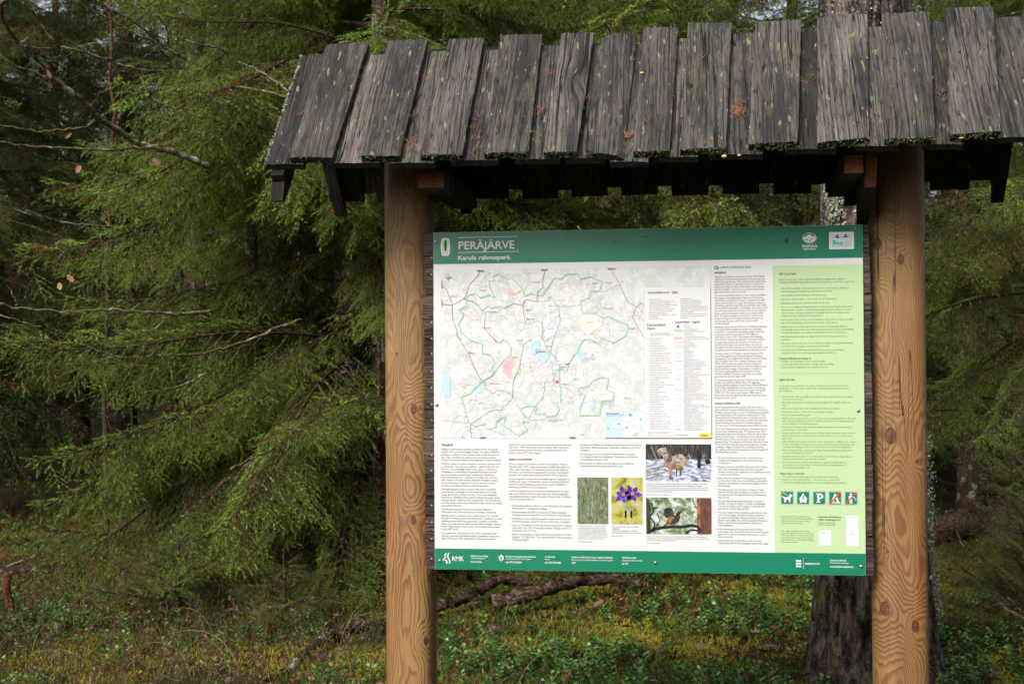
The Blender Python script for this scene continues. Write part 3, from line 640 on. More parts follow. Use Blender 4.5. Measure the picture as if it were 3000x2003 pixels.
# English column
EN = Print()
c_ = bp('B', 734, 484); EN.disc('green2', c_, 0.0088, 0.0064, 2); tx(EN, 'white', 'EN', 'B', 720, 493, 748, 0.0085, 0.03, 3)
tx(EN, 'gtext', 'KARULA NATIONAL PARK', 'B', 775, 490, 1078, 0.0100, 0.012)
tx(EN, 'bold', 'PERÄJÄRVE', 'B', 715, 543, 832, HS, 0.02)
block(EN, 'text', 'B', 715, 581, 25.1, 1214, ['Peräjärve is located on the eastern border of the Karula', 'Uplands and the Karula National Park. The place gets its', 'name from Lake Peräjärv. This small, slowly overgrowing', 'forest lake is the last – perämine in Võro – of the three', 'lakes in the Ähijärve hollow: Lake Ähijärv, Lake Vahejärv,', 'and Lake Peräjärv. There are several similar small forest', 'lakes with marshy shores in Karula.', 9], BS)
block(EN, 'text', 'B', 715, 764, 25.1, 1234, ['The area surrounding Peräjärve is one of ancient woodland.', 'The rugged, varied topography of the area is the reason', 'why the forests here have survived – it would be too diffi-', 'cult to cultivate fields here. Light and moisture conditions,', 'soil fertility, and forest types also vary with the relief. Heath', 'and dry boreal forests grow on the higher drier slopes, fresh', 'boreal forests on the lower elevations and on the northern', 'slopes, and bog and swamp forests on the wetter valley', 'floor. The bogs in Karula are mostly tiny. The forests in', 'Peräjärve are part of the largest protected forest area in', 'south-eastern Estonia, which covers almost half of', 'the national park.', 7,
 'During the manor period, the forests of Peräjärve belonged', 'to the Vana-Antsla landowner Löwenstern. Lossimägi –', 'Castle Hill – is named after the hunting lodge of the Vana-', 'Antsla baron that stands on the hill. The lodge was', 'destroyed in a fire in 1921. The location of the building,', 'which had two storeys and balconies, is currently marked'], BS)
block(EN, 'text', 'D', 716, 84, 25.1, 1240, ['by large thujas, larches, the remains of a furnace, and', 'a natural stone cellar. Vana-Antsla Manor was one of', 'the largest in the surrounding area and the land owner used', 'to organise grand hunting expeditions to the local forests.', 9,
 'The place names in Võro have a special ring here: Sitik-', 'saare, Ülekorgemäe tee, Säitsmepõrguorg, Partsilump,', 'Soepojaorg. In the middle of the forests, a few farms lie far', 'apart: Lauksilla, Saera, Piiri, Arukülä. The farms in the', 'middle of the woods are typical of Karula, which are', 'associated with the estate’s forest workers (called rooma-', 'kesed) and forest rangers. The building in Lauksilla is', 'the only surviving building in Karula built as a forest', 'workers’ dwelling. The beams came from trees which', 'grew their last growth ring in 1879.', 9,
 'The forest provided our ancestors with food, fuel, tools,', 'utensils, and shelter in difficult times. The legendary', 'Estonian resistance fighter, forest brother Alfred Käärmann', '(1922–2010) originally built a winter bunker in Põrguorg', 'valley in 1951 and hid here from the Soviets in the winter', 'of 1951–52. The bunker was rebuilt in 1989 under his', 'instructions, and was rebuilt for the third time in the same', 'location in autumn 2017.'], BS)
tx(EN, 'bold', 'KARULA NATIONAL PARK', 'D', 720, 684, 972, HS, 0.02)
block(EN, 'text', 'D', 720, 721, 25.3, 1250, ['Karula National Park is the smallest (123 km²) national', 'park in Estonia, located in the Karula Upland on the border', 'of Valga County and Võru County. The landscape protection', 'area, established in 1979, became a national park in 1993.', 'The national park protects the nature, protected species', 'and cultural heritage of the forest- and lake-dominated hilly', '‘dome’ landscapes characteristic of southern Estonia.', 'The site is part of the pan-European Natura 2000 network.', 10,
 'The Karula Upland was formed by the movement of glacial', 'ice more than 10,000 years ago. The melting of the conti-', 'nental glacier left the northern part of Karula with predomi-', 'nantly rounded kames – the hills that we now call domes.', 'The hilly section of the national park is its most densely', 'populated area. The swampy and forested esker-kame fields', 'in the south have long been sparsely populated by humans,', 'providing a refuge for species that are afraid of humans.', 'The highest peak of the Karula Upland is the Tornimägi Hill', 'of Rebäsemõisa (138.9m).'], BS)
block(EN, 'text', 'F', 726, 210, 25.3, 1258, ['•  The Karula Uplands have 60 lakes, 40 of which are', '    located in the national park. Most of the lakes have', '    marshy shores.', 11, '•  Forests cover more than 70% of the area of the national', '    park. The unfragmented block of forest in the park´s', '    southern section is the largest of its kind under protection', '    in south-eastern Estonia.', 11, '•  Most of Karula’s grasslands are dry grasslands growing', '    on mineral soil. Over time, the paludifying and paludified', '    meadows characteristic of Karula have disappeared from', '    the landscape.', 11,
 '•  The bogs are tiny here, but there are plenty of them', '    between the hills of Karula. Bogs cover almost 10% of', '    the national park. The largest of them is the Äestamise', '    bog (219 ha).', 11, '•  563 species of vascular plants (including 19 species of', '    orchids), 157 species of birds, 7 species of amphibians,', '    5 species of reptiles, and 42 species of mammals have', '    been found in Karula National Park.', 11,
 '•  The most notable of the protected species are the black', '    stork (Ciconia nigra), the osprey (Pandion haliaetus),', '    the lesser spotted eagle (Clanga pomarina), the sand', '    lizard (Lacerta agilis), the common spadefoot (Pelobates', '    fuscus), and the chamomile grapefern (Botrychium', '    matricariifolium).', 11, '•  In the national park there are more than a hundred', '    farm-steads, more than half of which are several hundred', '    years old. The farms are located separately or in pairs', '    between the hills.', 11, '•  Smoke sauna customs have been preserved in the', '    national park and the Võro language is spoken here daily.'], BS)
# rules in the green notice
tx(G, 'bold', 'HEA KÜLASTAJA!', 'B', 1346, 555, 1517, HS, 0.02)
block(G, 'ltext', 'B', 1346, 609, 26.5, 2090, ['Sinust oleneb, kas looduse väärtused säilivad ka järgmistele tulijatele.', 'Looduse säästmiseks ning enda ja teiste hea äraolemise nimel käitu järgmiselt:'], BS)
block(G, 'ltext', 'B', 1348, 696, 29.2, 2090, ['•  Lõket teha ja telkida võid kaitsealal ainult ette valmistatud ja tähistatud', '    kohas tuletegemist lubaval ajal, lahkudes kustuta lõke.', 9, '•  Viibi kohalike elanike koduõuel vaid nende loal.', 9, '•  Säilita siin valitsev vaikus – vali muusika ei sobi loodusesse.', 9, '•  Jalgrattaga sõitmine on lubatud mööda teid ja radu.', 9,
 '•  Mootor- ja maastikusõidukiga sõitmine on lubatud ainult Eesti põhikaardile', '    kantud teedel. Mootor- või maastikusõidukiga sõitmine väljaspool teid on', '    lubatud üksnes kaitseala valitseja ja kinnisasja omaniku või valdaja nõus-', '    olekul. Jäta auto matkama minnes parklasse.', 9, '•  Võid korjata marju, seeni ja muid metsaande välja arvatud loodusreservaati-', '    des ja liikumispiirangu ajal sihtkaitsevööndites (vaata kaarti).', 9,
 '•  Kalastamisel ja ujuvvahendiga sõitmisel arvesta rahvuspargis kehtivate', '    piirangutega (vaata kaarti). Järvedel võid sõita vaid mootorita ujuvvahendiga.', '    Harrastuspüügiluba saab soetada veebikeskkonnast www.kalaluba.ee.', 9, '•  Läbi karjatatava ala matkates sulge enda järel värav ning liigu kariloomi', '    häirimata.', 8, '•  Hoia koer rihma otsas, see on sinu enda ja su koera, looduse, kariloomade', '    ja karjakoerte ning teiste inimeste ohutuse huvides.', 8, '•  Kui oled leidnud lõhkekeha meenutava eseme, jäta see puutumata,', '    märgista leiukoht ja teata leiust kohe hädaabinumbril 112.'], BS)
tx(G, 'bold', 'Looduses liikudes pea meeles, et', 'D', 1352, 242, 1666, BS, 0.02)
block(G, 'ltext', 'D', 1352, 270, 29, 1890, ['•  Hoiatus- ja ohumärgid on Sinu heaolu huvides.', '•  Loodus võib olla ettearvamatu, sellega tuleb arvestada.', '•  Oma olemise ja tegemiste eest vastutad Sina ise.'], BS)
G.line('ltext', [bp('D', 1352, 383), bp('D', 2108, 380)], 0.0006)
tx(G, 'bold', 'DEAR VISITOR!', 'D', 1353, 454, 1503, HS, 0.02)
block(G, 'ltext', 'D', 1353, 510, 26, 2040, ['It depends on you whether the values of nature are preserved for future', 'generations. To save nature and for the well-being of yourself and others,', 'act as follows:'], BS)
block(G, 'ltext', 'D', 1357, 617, 26.3, 2105, ['•  You can only make a campfire and camp in the prepared and marked spots', '    of the protected area.', 5, '•  Only light a fire when it is allowed and extinguish the campfire when you', '    leave.', 6, '•  Only enter the yards of local residents with their permission.', 6, '•  Maintain the quiet – loud music is not suited to nature.', 6, '•  Bike on roads and biking paths.', 6,
 '•  While in the protected area, you can drive only on roads marked on the main', '    map of Estonia. Driving an off-road vehicle is permitted with the permission', '    of the manager of the protected area.', 6, '•  Drive motor vehicles only on public roads. Leave your car in the car park', '    when you go on your hike.', 6, '•  You can pick berries, mushrooms, and other forest treasures, except in strict', '    nature reserves and, during movement restrictions, in conservation zones', '    (see map).'], BS)
block(G, 'ltext', 'F', 1361, 51, 26.3, 2110, ['•  When fishing and boating, be aware of the restrictions in effect in the nation-', '    al park (see map). On lakes, you can only use a non-powered floating craft;', '    recreational fishing permits can be purchased online at www.kalaluba.ee.', 6, '•  When hiking through a grazed area, close the gate behind you and move', '    without disturbing the livestock.', 6, '•  Keep the dog on a leash. It is for the safety of you and your dog, nature,', '    livestock and herding dogs and other people.', 6, '•  If you have found an object resembling an explosive device, leave it', '    untouched, mark the location, and report the find immediately on', '    the emergency number 112.'], BS)
tx(G, 'bold', 'Please keep in mind that', 'F', 1362, 365, 1600, BS, 0.02)
block(G, 'ltext', 'F', 1364, 395, 28.5, 2018, ['•  The warning and safety signs are to ensure your well-being.', '•  Nature may be unpredictable — take that into consideration.', '•  You are personally responsible for your own behaviour and actions.'], BS)
block(G, 'ltext', 'F', 1369, 784, 22, 1686, ['Kaitsealal liikumiseks ja puhkamiseks', 'on heaks abimeheks RMK nutirakendus,', 'millest leiab infot piirangute, lõkke-', 'kohtade ja telkimise kohta.'], 0.0075)
block(G, 'ltext', 'F', 1369, 925, 21.8, 1692, ['The mobile application of the State', 'Forest Management Centre, which pro-', 'vides information on restrictions as well', 'as campfire sites and camping, serves as', 'a good guidance for moving and relaxing', 'in the protected area.'], 0.0075)
tx(G, 'bold', 'Laadi alla nutirakendus', 'F', 1735, 790, 1964, 0.0088, 0.02); tx(G, 'bold', '„RMK Loodusega koos”', 'F', 1735, 818, 1964, 0.0088, 0.02)
block(G, 'ltext', 'F', 1737, 848, 21, 1908, ['Download mobile app', '‘RMK Loodusega koos’'], 0.0075)
for (x0, y0, x1, y1) in ((2008, 770, 2130, 915), (2010, 920, 2133, 1070), (1740, 915, 1861, 1062)):
    a, b = bp('F', x0, y1), bp('F', x1, y0); G.rect('white', a[0], a[1], b[0], b[1], 2)
for s_, x, y, x1 in (('Karula rahvuspark', 2020, 792, 2116), ('Karula', 2055, 940, 2088), ('National Park', 2038, 954, 2104), ('RMK', 1785, 936, 1812), ('Loodusega koos', 1758, 948, 1840)):
    tx(G, 'legend', s_, 'F', x, y, x1, 0.0045, 0, 3)

# ---- map
MP = Print(); m0, m1 = bp('P', 1292, 1283), bp('P', 2082, 781)
MP.rect('thin', m0[0]-.0008, m0[1]-.0008, m1[0]+.0008, m1[1]+.0008, 1); MP.rect('paper', m0[0], m0[1], m1[0], m1[1], 2)
rm = random.Random(5)
def inside(p): return m0[0]+.002 < p[0] < m1[0]-.002 and m0[1]+.002 < p[1] < m1[1]-.002
def walk(k, n, L, wd, turn, lay):
    for _ in range(n):
        x, z = rm.uniform(m0[0]+.01, m1[0]-.25), rm.uniform(m0[1]+.01, m1[1]-.01); a = rm.uniform(0, 6.28); P = [(x, z)]
        for _ in range(rm.randint(4, L)):
            a += rm.gauss(0, turn); x += .009*math.cos(a); z += .009*math.sin(a)
            if not inside((x, z)): break
            P.append((x, z))
        if len(P) > 2: MP.line(k, P, wd, lay)
walk('thin', 180, 22, 0.0005, 0.35, 3); walk('stream', 110, 12, 0.0007, 0.5, 3); walk('dash', 40, 14, 0.0006, 0.3, 3)
for cx, cy, n_, dx, dy, L, rot in ((230, 260, 9, 22, 0, 150, .4), (600, 300, 8, 15, 0, 170, 0), (1450, 650, 7, 14, 0, 150, 0), (2150, 330, 8, 18, 6, 120, .4), (1500, 420, 7, 16, 8, 70, .5), (2180, 520, 8, 14, 5, 130, .3)):
    for i in range(n_):
        x, y = cx+dx*i, cy+dy*i; p, r_ = bp('C', x, y), bp('C', x+L*math.sin(rot), y+L*math.cos(rot))
        if inside(p) and inside(r_): MP.line('stream', [p, r_], 0.0004, 3)
PC = lambda L: [bp('C', *p) for p in L]; PA = lambda L: [bp('A', *p) for p in L]
for L in ([(850, 490), (755, 405), (755, 300), (840, 260), (890, 280), (895, 340), (855, 380)],): MP.poly('redz', PC(L), 4)
MP.poly('redz', PA([(880, 735), (930, 735), (945, 765), (960, 795), (905, 800), (880, 760)]), 4)
for L in ([(895, 280), (945, 310), (935, 390), (870, 500), (852, 490), (857, 380), (895, 340)], [(1770, 600), (1870, 585), (1975, 635), (1955, 715), (1845, 720), (1780, 690)]): MP.poly('yelz', PC(L), 4); MP.line('yline', PC(L+L[:1]), 0.0008, 5)
for L in ([(1650, 970), (1690, 990), (1815, 1010), (1865, 1050), (1860, 1120), (1720, 1210), (1640, 1150)], [(880, 640), (930, 635), (1025, 740), (962, 785), (930, 735), (885, 700)]): MP.poly('yelz', PA(L), 4); MP.line('yline', PA(L+L[:1]), 0.0010, 5)
for L in ([(1060, 100), (1090, 60), (1150, 60), (1175, 110), (1150, 150), (1145, 190), (1115, 215), (1080, 220), (1060, 160)], [(1135, 200), (1250, 195), (1253, 270), (1210, 320), (1170, 310), (1158, 250)], [(1575, 230), (1590, 190), (1630, 175), (1670, 200), (1660, 260), (1610, 285), (1580, 260)],
          [(90, 400), (120, 385), (190, 480), (185, 560), (190, 660), (165, 690), (130, 700), (110, 640), (90, 560)], [(455, 640), (480, 580), (520, 555), (550, 570), (545, 610), (500, 640)], [(1725, 700), (1768, 710), (1762, 780), (1735, 840), (1710, 800)],
          [(930, 90), (970, 90), (970, 125), (935, 125)], [(700, 165), (735, 165), (735, 190), (700, 190)], [(1535, 160), (1570, 150), (1565, 190), (1540, 185)], [(800, 255), (840, 250), (835, 272), (805, 272)]): MP.poly('lake', PC(L), 5)
for L in ([(805, 620), (825, 620), (830, 670), (815, 675)], [(875, 670), (905, 665), (905, 700), (880, 700)], [(440, 890), (475, 885), (475, 930), (445, 935)], [(615, 975), (650, 965), (650, 1010), (625, 1010)], [(1110, 895), (1145, 890), (1145, 940), (1115, 945)], [(1680, 650), (1725, 655), (1720, 690), (1690, 685)],
          [(1285, 1110), (1360, 1120), (1360, 1150), (1290, 1150)], [(1360, 1050), (1400, 1050), (1395, 1085), (1365, 1080)], [(955, 1080), (990, 1080), (985, 1160), (960, 1170)], [(2235, 850), (2262, 845), (2265, 890), (2240, 890)], [(1300, 890), (1325, 885), (1325, 910), (1305, 910)], [(1075, 570), (1110, 560), (1105, 575), (1080, 585)]): MP.poly('lake', PA(L), 5)
BA = [(450, 825), (480, 795), (550, 780), (590, 828), (690, 800), (742, 820), (690, 700), (685, 650), (745, 645), (735, 600), (785, 578), (860, 615), (880, 635), (930, 625), (1030, 730), (1045, 780), (1060, 808), (1130, 778), (1190, 800), (1245, 800), (1275, 760), (1330, 670), (1365, 620), (1440, 630), (1500, 575), (1570, 580), (1605, 565), (1640, 630), (1740, 605), (1865, 660), (1840, 750), (1790, 758), (1750, 745), (1730, 830), (1640, 855), (1650, 965), (1690, 990), (1815, 990), (1820, 1010), (1885, 1038), (1920, 1018), (2140, 1112), (2120, 1200)]
BC = [(2100, 10), (1970, 88), (1835, 35), (1805, 98), (1700, 50), (1650, 50), (1585, 130), (1580, 205), (1540, 210), (1475, 322), (1440, 320), (1475, 322), (1455, 395), (1380, 368), (1362, 400), (1375, 410), (1375, 555), (1388, 560), (1390, 738), (1345, 740), (1370, 820), (1335, 880), (1225, 895), (1220, 865), (1100, 862), (1130, 800), (1115, 780), (1025, 778), (955, 805), (1000, 900), (970, 915), (985, 975), (1025, 1035), (990, 1060), (935, 1105), (765, 990), (790, 900), (750, 905), (685, 950), (685, 1010), (585, 1030), (570, 970), (460, 1000), (385, 955), (305, 680), (400, 645), (520, 515), (650, 435), (660, 415), (635, 370), (660, 325), (640, 230), (570, 205), (535, 215), (530, 100), (400, 60)]
BA2 = [(395, 1180), (365, 1100), (415, 1020), (420, 1000), (365, 955), (450, 900), (450, 825)]
BD = PA(BA)+PC(BC)+PA(BA2); MP.line('mapgreen', BD, 0.0048, 6)
MP.line('mapgreen', PC([(1840, 460), (1915, 480), (1885, 600), (1975, 635), (1955, 715), (1845, 720), (1810, 880), (1600, 880), (1600, 800), (1655, 660), (1580, 615), (1595, 575), (1690, 565), (1740, 500), (1840, 460)]), 0.0048, 6)
for k, wd, cr, L in (('road', .0017, 'A', [(200, 700), (240, 740), (300, 880), (300, 910), (310, 1060), (355, 1170), (342, 1192), (388, 1265)]), ('road', .0017, 'C', [(250, 0), (380, 200), (470, 400), (510, 480), (545, 505)]), ('road', .0017, 'A', [(590, 560), (560, 610), (480, 690), (450, 790), (430, 830), (300, 905), (200, 890)]),
   ('road', .0017, 'A', [(430, 840), (500, 860), (560, 890), (615, 960), (680, 915), (700, 935), (805, 915), (830, 940), (950, 885), (1035, 905), (1050, 860), (1080, 845), (1185, 865), (1190, 770), (1250, 710), (1245, 640), (1265, 550)]), ('road', .0017, 'A', [(1960, 540), (2050, 690), (2130, 870), (2220, 920), (2180, 1030), (2250, 1150), (2310, 1250)]),
   ('road', .0014, 'A', [(1250, 710), (1275, 750), (1240, 775)]), ('road', .0012, 'A', [(2230, 915), (2310, 1000)]), ('road', .0012, 'A', [(2225, 915), (2290, 880), (2312, 890)]), ('trail', .0012, 'A', [(385, 960), (430, 940), (490, 975), (545, 945), (580, 1010), (570, 1060), (500, 1050), (440, 1000), (385, 960)]),
   ('road', .0015, 'A', [(635, 1110), (640, 1150), (700, 1210), (760, 1280)]), ('road', .0015, 'C', [(610, 0), (700, 80), (720, 95), (770, 45), (800, 80), (848, 130), (845, 230), (830, 240)]), ('trail', .0009, 'A', [(870, 940), (930, 980), (1000, 1070), (1080, 1105)]), ('trail', .0009, 'C', [(945, 318), (1045, 308), (1090, 290), (1160, 285)]),
   ('trail', .0009, 'C', [(1045, 310), (1070, 400), (1130, 520), (1215, 580), (1340, 535)]), ('trail', .0011, 'C', [(1220, 580), (1210, 520), (1240, 475), (1265, 520), (1305, 500), (1300, 480), (1320, 520)]), ('dash', .0012, 'C', [(1190, 30), (1215, 90), (1240, 170), (1280, 195), (1330, 240), (1335, 285), (1390, 290), (1370, 370), (1330, 390), (1325, 500)]),
   ('dash', .0012, 'C', [(1330, 0), (1300, 80), (1280, 195)]), ('dash', .0012, 'C', [(1215, 590), (1190, 690), (1140, 750), (1070, 850), (1045, 915)]), ('dash', .0012, 'C', [(545, 510), (580, 590), (655, 640), (700, 605), (790, 615), (855, 655), (910, 720), (920, 780), (980, 870), (1045, 915)]), ('dash', .0013, 'C', [(1080, 50), (1020, 75), (985, 110), (955, 250), (945, 320), (900, 440), (870, 500), (865, 650), (860, 700), (790, 775), (750, 790), (755, 820), (620, 830), (560, 870), (480, 930), (415, 970), (400, 1030), (420, 1125)]),
   ('dash', .0012, 'C', [(820, 240), (760, 290), (700, 370), (650, 440), (545, 510)]), ('dash', .0012, 'A', [(640, 960), (655, 1010), (640, 1080), (635, 1110)]), ('dash', .0012, 'A', [(1060, 860), (1040, 920), (1060, 1080), (1120, 1100), (1200, 1060), (1240, 1100), (1250, 1180), (1230, 1250)]), ('dash', .0011, 'A', [(1350, 850), (1410, 930), (1430, 1060), (1380, 1200), (1280, 1270)]),
   ('thin', .0011, 'A', [(1185, 865), (1350, 850), (1420, 920), (1640, 900)]), ('thin', .0012, 'C', [(1260, 200), (1300, 330), (1310, 520)]), ('thin', .0012, 'A', [(2030, 690), (1900, 760), (1750, 770)]), ('thin', .0012, 'C', [(430, 970), (250, 950), (90, 930)]), ('thin', .0012, 'C', [(1045, 930), (1300, 920), (1400, 930), (1450, 900)]),
   ('thin', .001, 'C', [(1980, 740), (1850, 740), (1780, 730)]), ('thin', .001, 'C', [(100, 750), (300, 680)])):
    MP.line(k, [bp(cr, *p) for p in L], wd*0.85, 7)
for cr, s_, x, y, x1 in (('A', 'Lüllemäe', 282, 818, 352), ('A', 'Patupera', 588, 755, 660), ('A', 'Rebäsemõisa', 660, 978, 770), ('A', 'Haabsaare', 1135, 667, 1222), ('A', 'Kaika', 1300, 827, 1345), ('A', 'Jõeperä', 1760, 680, 1830), ('A', 'Litsmõtsa', 1896, 677, 1978), ('A', 'Mähkli', 1072, 960, 1124), ('A', 'Mäekonnu', 1078, 1055, 1164), ('A', 'Kännussaare', 1877, 941, 1988), ('A', 'Veetka', 645, 1147, 700), ('A', 'Viirapalu', 2142, 1152, 2215), ('A', 'Tsooru', 2203, 1021, 2257), ('A', 'Alakonnu', 968, 1273, 1046),
    ('C', 'Mägiste', 393, 205, 460), ('C', 'Koobassaare', 612, 538, 723), ('C', 'Apja', 694, 660, 731), ('C', 'Kolski', 865, 252, 915), ('C', 'Ähijärve', 1228, 132, 1298), ('C', 'Saera', 1390, 358, 1440), ('C', 'Peräjärve', 1390, 545, 1473), ('C', 'Arukülä', 980, 962, 1043), ('C', 'Koemõtsa', 1257, 945, 1345), ('C', 'Parukülä', 2085, 698, 2157), ('C', 'Singa', 1603, 1093, 1652)):
    tx(MP, 'text', s_, cr, x, y, x1, 0.0068, 0.004, 8)
words = ['Uibo', 'Raudsepa', 'Tinu', 'Kuusiku', 'Ala', 'Pedaja', 'Mäe', 'Järve', 'Kikkamäe', 'Suuremäe', 'Silla', 'Oru', 'Nuia', 'Jaani', 'Lauksilla', 'Rautina', 'Tamme', 'Veski']
for _ in range(420):
    x, z = rm.uniform(m0[0]+.01, m0[0]+0.66), rm.uniform(m0[1]+.01, m1[1]-.012)
    if x > 0.5 and z < m0[1]+.10: continue
    text(MP, 'text' if rm.random() < .6 else 'legend', rm.choice(words), x, z, 0.0030, sx=1.1, lay=8)
for cr, x, y, s_ in (('C', 775, 345, 'Mustjärve'), ('C', 770, 372, '01.01 - 31.12'), ('C', 865, 425, '15.03 - 31.08'), ('C', 1180, 348, '15.04 - 31.10'), ('C', 1815, 655, '01.02 - 31.08'), ('A', 905, 716, '15.03 - 31.08'), ('A', 1705, 1085, '15.03 - 31.08'), ('A', 882, 785, '01.01 - 31.12')):
    X, Z = bp(cr, x, y); text(MP, 'trail', s_, X, Z, 0.0046, lay=8, bold=0.01)
for cr, x, y, s_, x1 in (('A', 560, 551, 'Antsla 15 km', 636), ('A', 1228, 540, 'Antsla 7 km', 1298), ('A', 1924, 529, 'Antsla 13 km', 2004), ('C', 500, 1125, 'Valga 6 km', 575), ('C', 1485, 1125, 'Mõniste 5 km', 1550)):
    a, b = bp(cr, x, y+2), bp(cr, x1, y-12); MP.rect('tan', a[0], a[1], b[0], b[1], 8)
    tx(MP, 'bold', s_, cr, x+2, y, x1-2, 0.0040, 0, 9)
for z0 in ((188, 645, 725), (188, 840, 912)):
    a, b = bp('A', z0[0], z0[2]), bp('A', 200, z0[1]); MP.rect('tan', a[0], a[1], b[0], b[1], 8)
MP.disc('red', bp('C', 1352, 511), 0.0042, lay=9)
c_ = bp('A', 260, 612); MP.disc('bold', c_, 0.0070, lay=8, n=24); MP.disc('white', c_, 0.0057, lay=9, n=24); MP.poly('bold', [(c_[0]-.003, c_[1]-.003), (c_[0]+.001, c_[1]-.004), (c_[0]+.004, c_[1]+.004), (c_[0], c_[1]+.001)], 10)
for dx, dz in ((0, .0105), (0, -.0105), (.0105, 0), (-.0105, 0)): MP.line('bold', [(c_[0]+dx*.65, c_[1]+dz*.65), (c_[0]+dx*1.25, c_[1]+dz*1.25)], 0.0012, 9)
for cr, x, y in (('C', 590, 860), ('C', 95, 570), ('C', 1760, 716), ('C', 1735, 214), ('C', 1335, 520), ('C', 1150, 268), ('C', 315, 1115), ('A', 940, 835), ('A', 922, 860), ('A', 1110, 1070), ('A', 1240, 1075)):
    MP.disc('teal', bp(cr, x, y), 0.0026, lay=8, n=10); MP.disc('white', bp(cr, x, y), 0.0016, lay=9, n=10)
a, b = bp('C', 1115, 188), bp('C', 1222, 165); MP.rect('dash', a[0], a[1], b[0], b[1], 8); MP.rect('white', a[0]+.0006, a[1]+.0006, b[0]-.0006, b[1]-.0006, 9)
for i in range(5): MP.disc('dash', bp('C', 1127+i*20, 177), 0.0024, lay=10, n=10); MP.disc('white', bp('C', 1127+i*20, 177), 0.0014, lay=11, n=8)
# inset of the country
a, b = bp('C', 1878, 1124), bp('C', 2315, 834); MP.rect('sea', a[0], a[1], b[0], b[1], 10)
MP.poly('white', PC([(2068, 1122), (2065, 1060), (2075, 1000), (2050, 960), (2080, 900), (2120, 870), (2200, 850), (2290, 845), (2312, 870), (2312, 1122)]), 11)
MP.poly('white', PC([(1945, 1010), (1960, 960), (2040, 950), (2045, 990), (1990, 1020)]), 11)
for L in ([(2128, 865), (2165, 862), (2175, 885), (2140, 890)], [(2000, 965), (2035, 962), (2040, 975), (2010, 985)], [(2100, 1010), (2120, 995), (2122, 1015), (2100, 1025)], [(1897, 1010), (1915, 1008), (1912, 1028), (1898, 1025)], [(2250, 915), (2272, 910), (2270, 935), (2252, 930)]): MP.poly('park', PC(L), 12)
MP.poly('sea', PC([(2245, 980), (2275, 960), (2285, 1020), (2300, 1060), (2260, 1050)]), 12)
for _ in range(26):
    x, y = rm.uniform(2085, 2250), rm.uniform(890, 1090); P = [bp('C', x, y), bp('C', x+rm.uniform(-40, 40), y+rm.uniform(-30, 30)), bp('C', min(x+rm.uniform(-50, 50), 2300), y+rm.uniform(-40, 25))]; MP.line('thin', P, 0.0006, 12)
tx(MP, 'bold', 'Eesti rahvuspargid', 'C', 1890, 866, 2025, 0.0062, 0.02, 12); tx(MP, 'bold', 'Estonian National Parks', 'C', 1890, 885, 2000, 0.0040, 0, 12); tx(MP, 'bold', 'TALLINN', 'C', 2027, 886, 2080, 0.0042, 0, 12)
MP.line('road', PC([(2187, 1090), (2212, 1090), (2212, 1108), (2187, 1108), (2187, 1090)]), 0.0008, 13)
# legend box
LG = Print(); a, b = bp('D', 38, 1013), bp('B', 674, 671); LG.rect('thin', a[0]-.0008, a[1]-.0004, b[0]+.0006, b[1]+.0008, 9); LG.rect('white', a[0], a[1]+.0004, b[0], b[1], 10)
tx(LG, 'bold', 'Vaatamisväärsused · Sights', 'B', 57, 739, 360, 0.0118, 0.015, 11); tx(LG, 'bold', 'Leppemärgid · Legend', 'B', 325, 1027, 570, 0.0118, 0.015, 11)
tx(LG, 'bold', 'Külastusobjektid ·', 'B', 50, 1057, 246, 0.0118, 0.015, 11); tx(LG, 'bold', 'Objects', 'B', 50, 1091, 131, 0.0118, 0.015, 11)
block(LG, 'legend', 'B', 74, 801, 19.3, 340, ['Kaika kirik ja kalmistu', 'Group of hills, village and church in Kaika', 'Mähkli muinaskalme ja muinasasulus', 'Ancient burial mound and settlement Mähkli', 'Rebäse karjamõisa rehi, pekosoim', 'Ruins of a threshing barn and punishment', 'stone on the livestock farm of Rebäse', 'Rebäse linnamägi ja asulakoht', 'Stronghold hill and settlement site in Rebäse', 'Karkküla kalme', 'Karkküla burial mound'], 0.0066, lay=11)
block(LG, 'legend', 'B', 382, 796, 18.6, 668, ['Karkküla talu rehi', 'Threshing barn of Karkküla farm', 'Liivi kirikuase (vana matmiskoht)', 'Church site in Liiva (old burial)', 'Saera kalasõudja lahingupaik ja mälestuskivi', 'The village of Saera and a battle field from and', 'memorial stone dedicated to the Estonian', 'War of Independence', 'Lauksilla roomakeste (metsatööliste) maja', 'Forestry workers (roomakesed) house', 'in Lauksilla'], 0.0066, lay=11)
block(LG, 'legend', 'B', 82, 1134, 19.0, 310, ['Karula rahvuspargi külastuskeskus', 'Visitor Centre of Karula National Park'], 0.0066, lay=11)
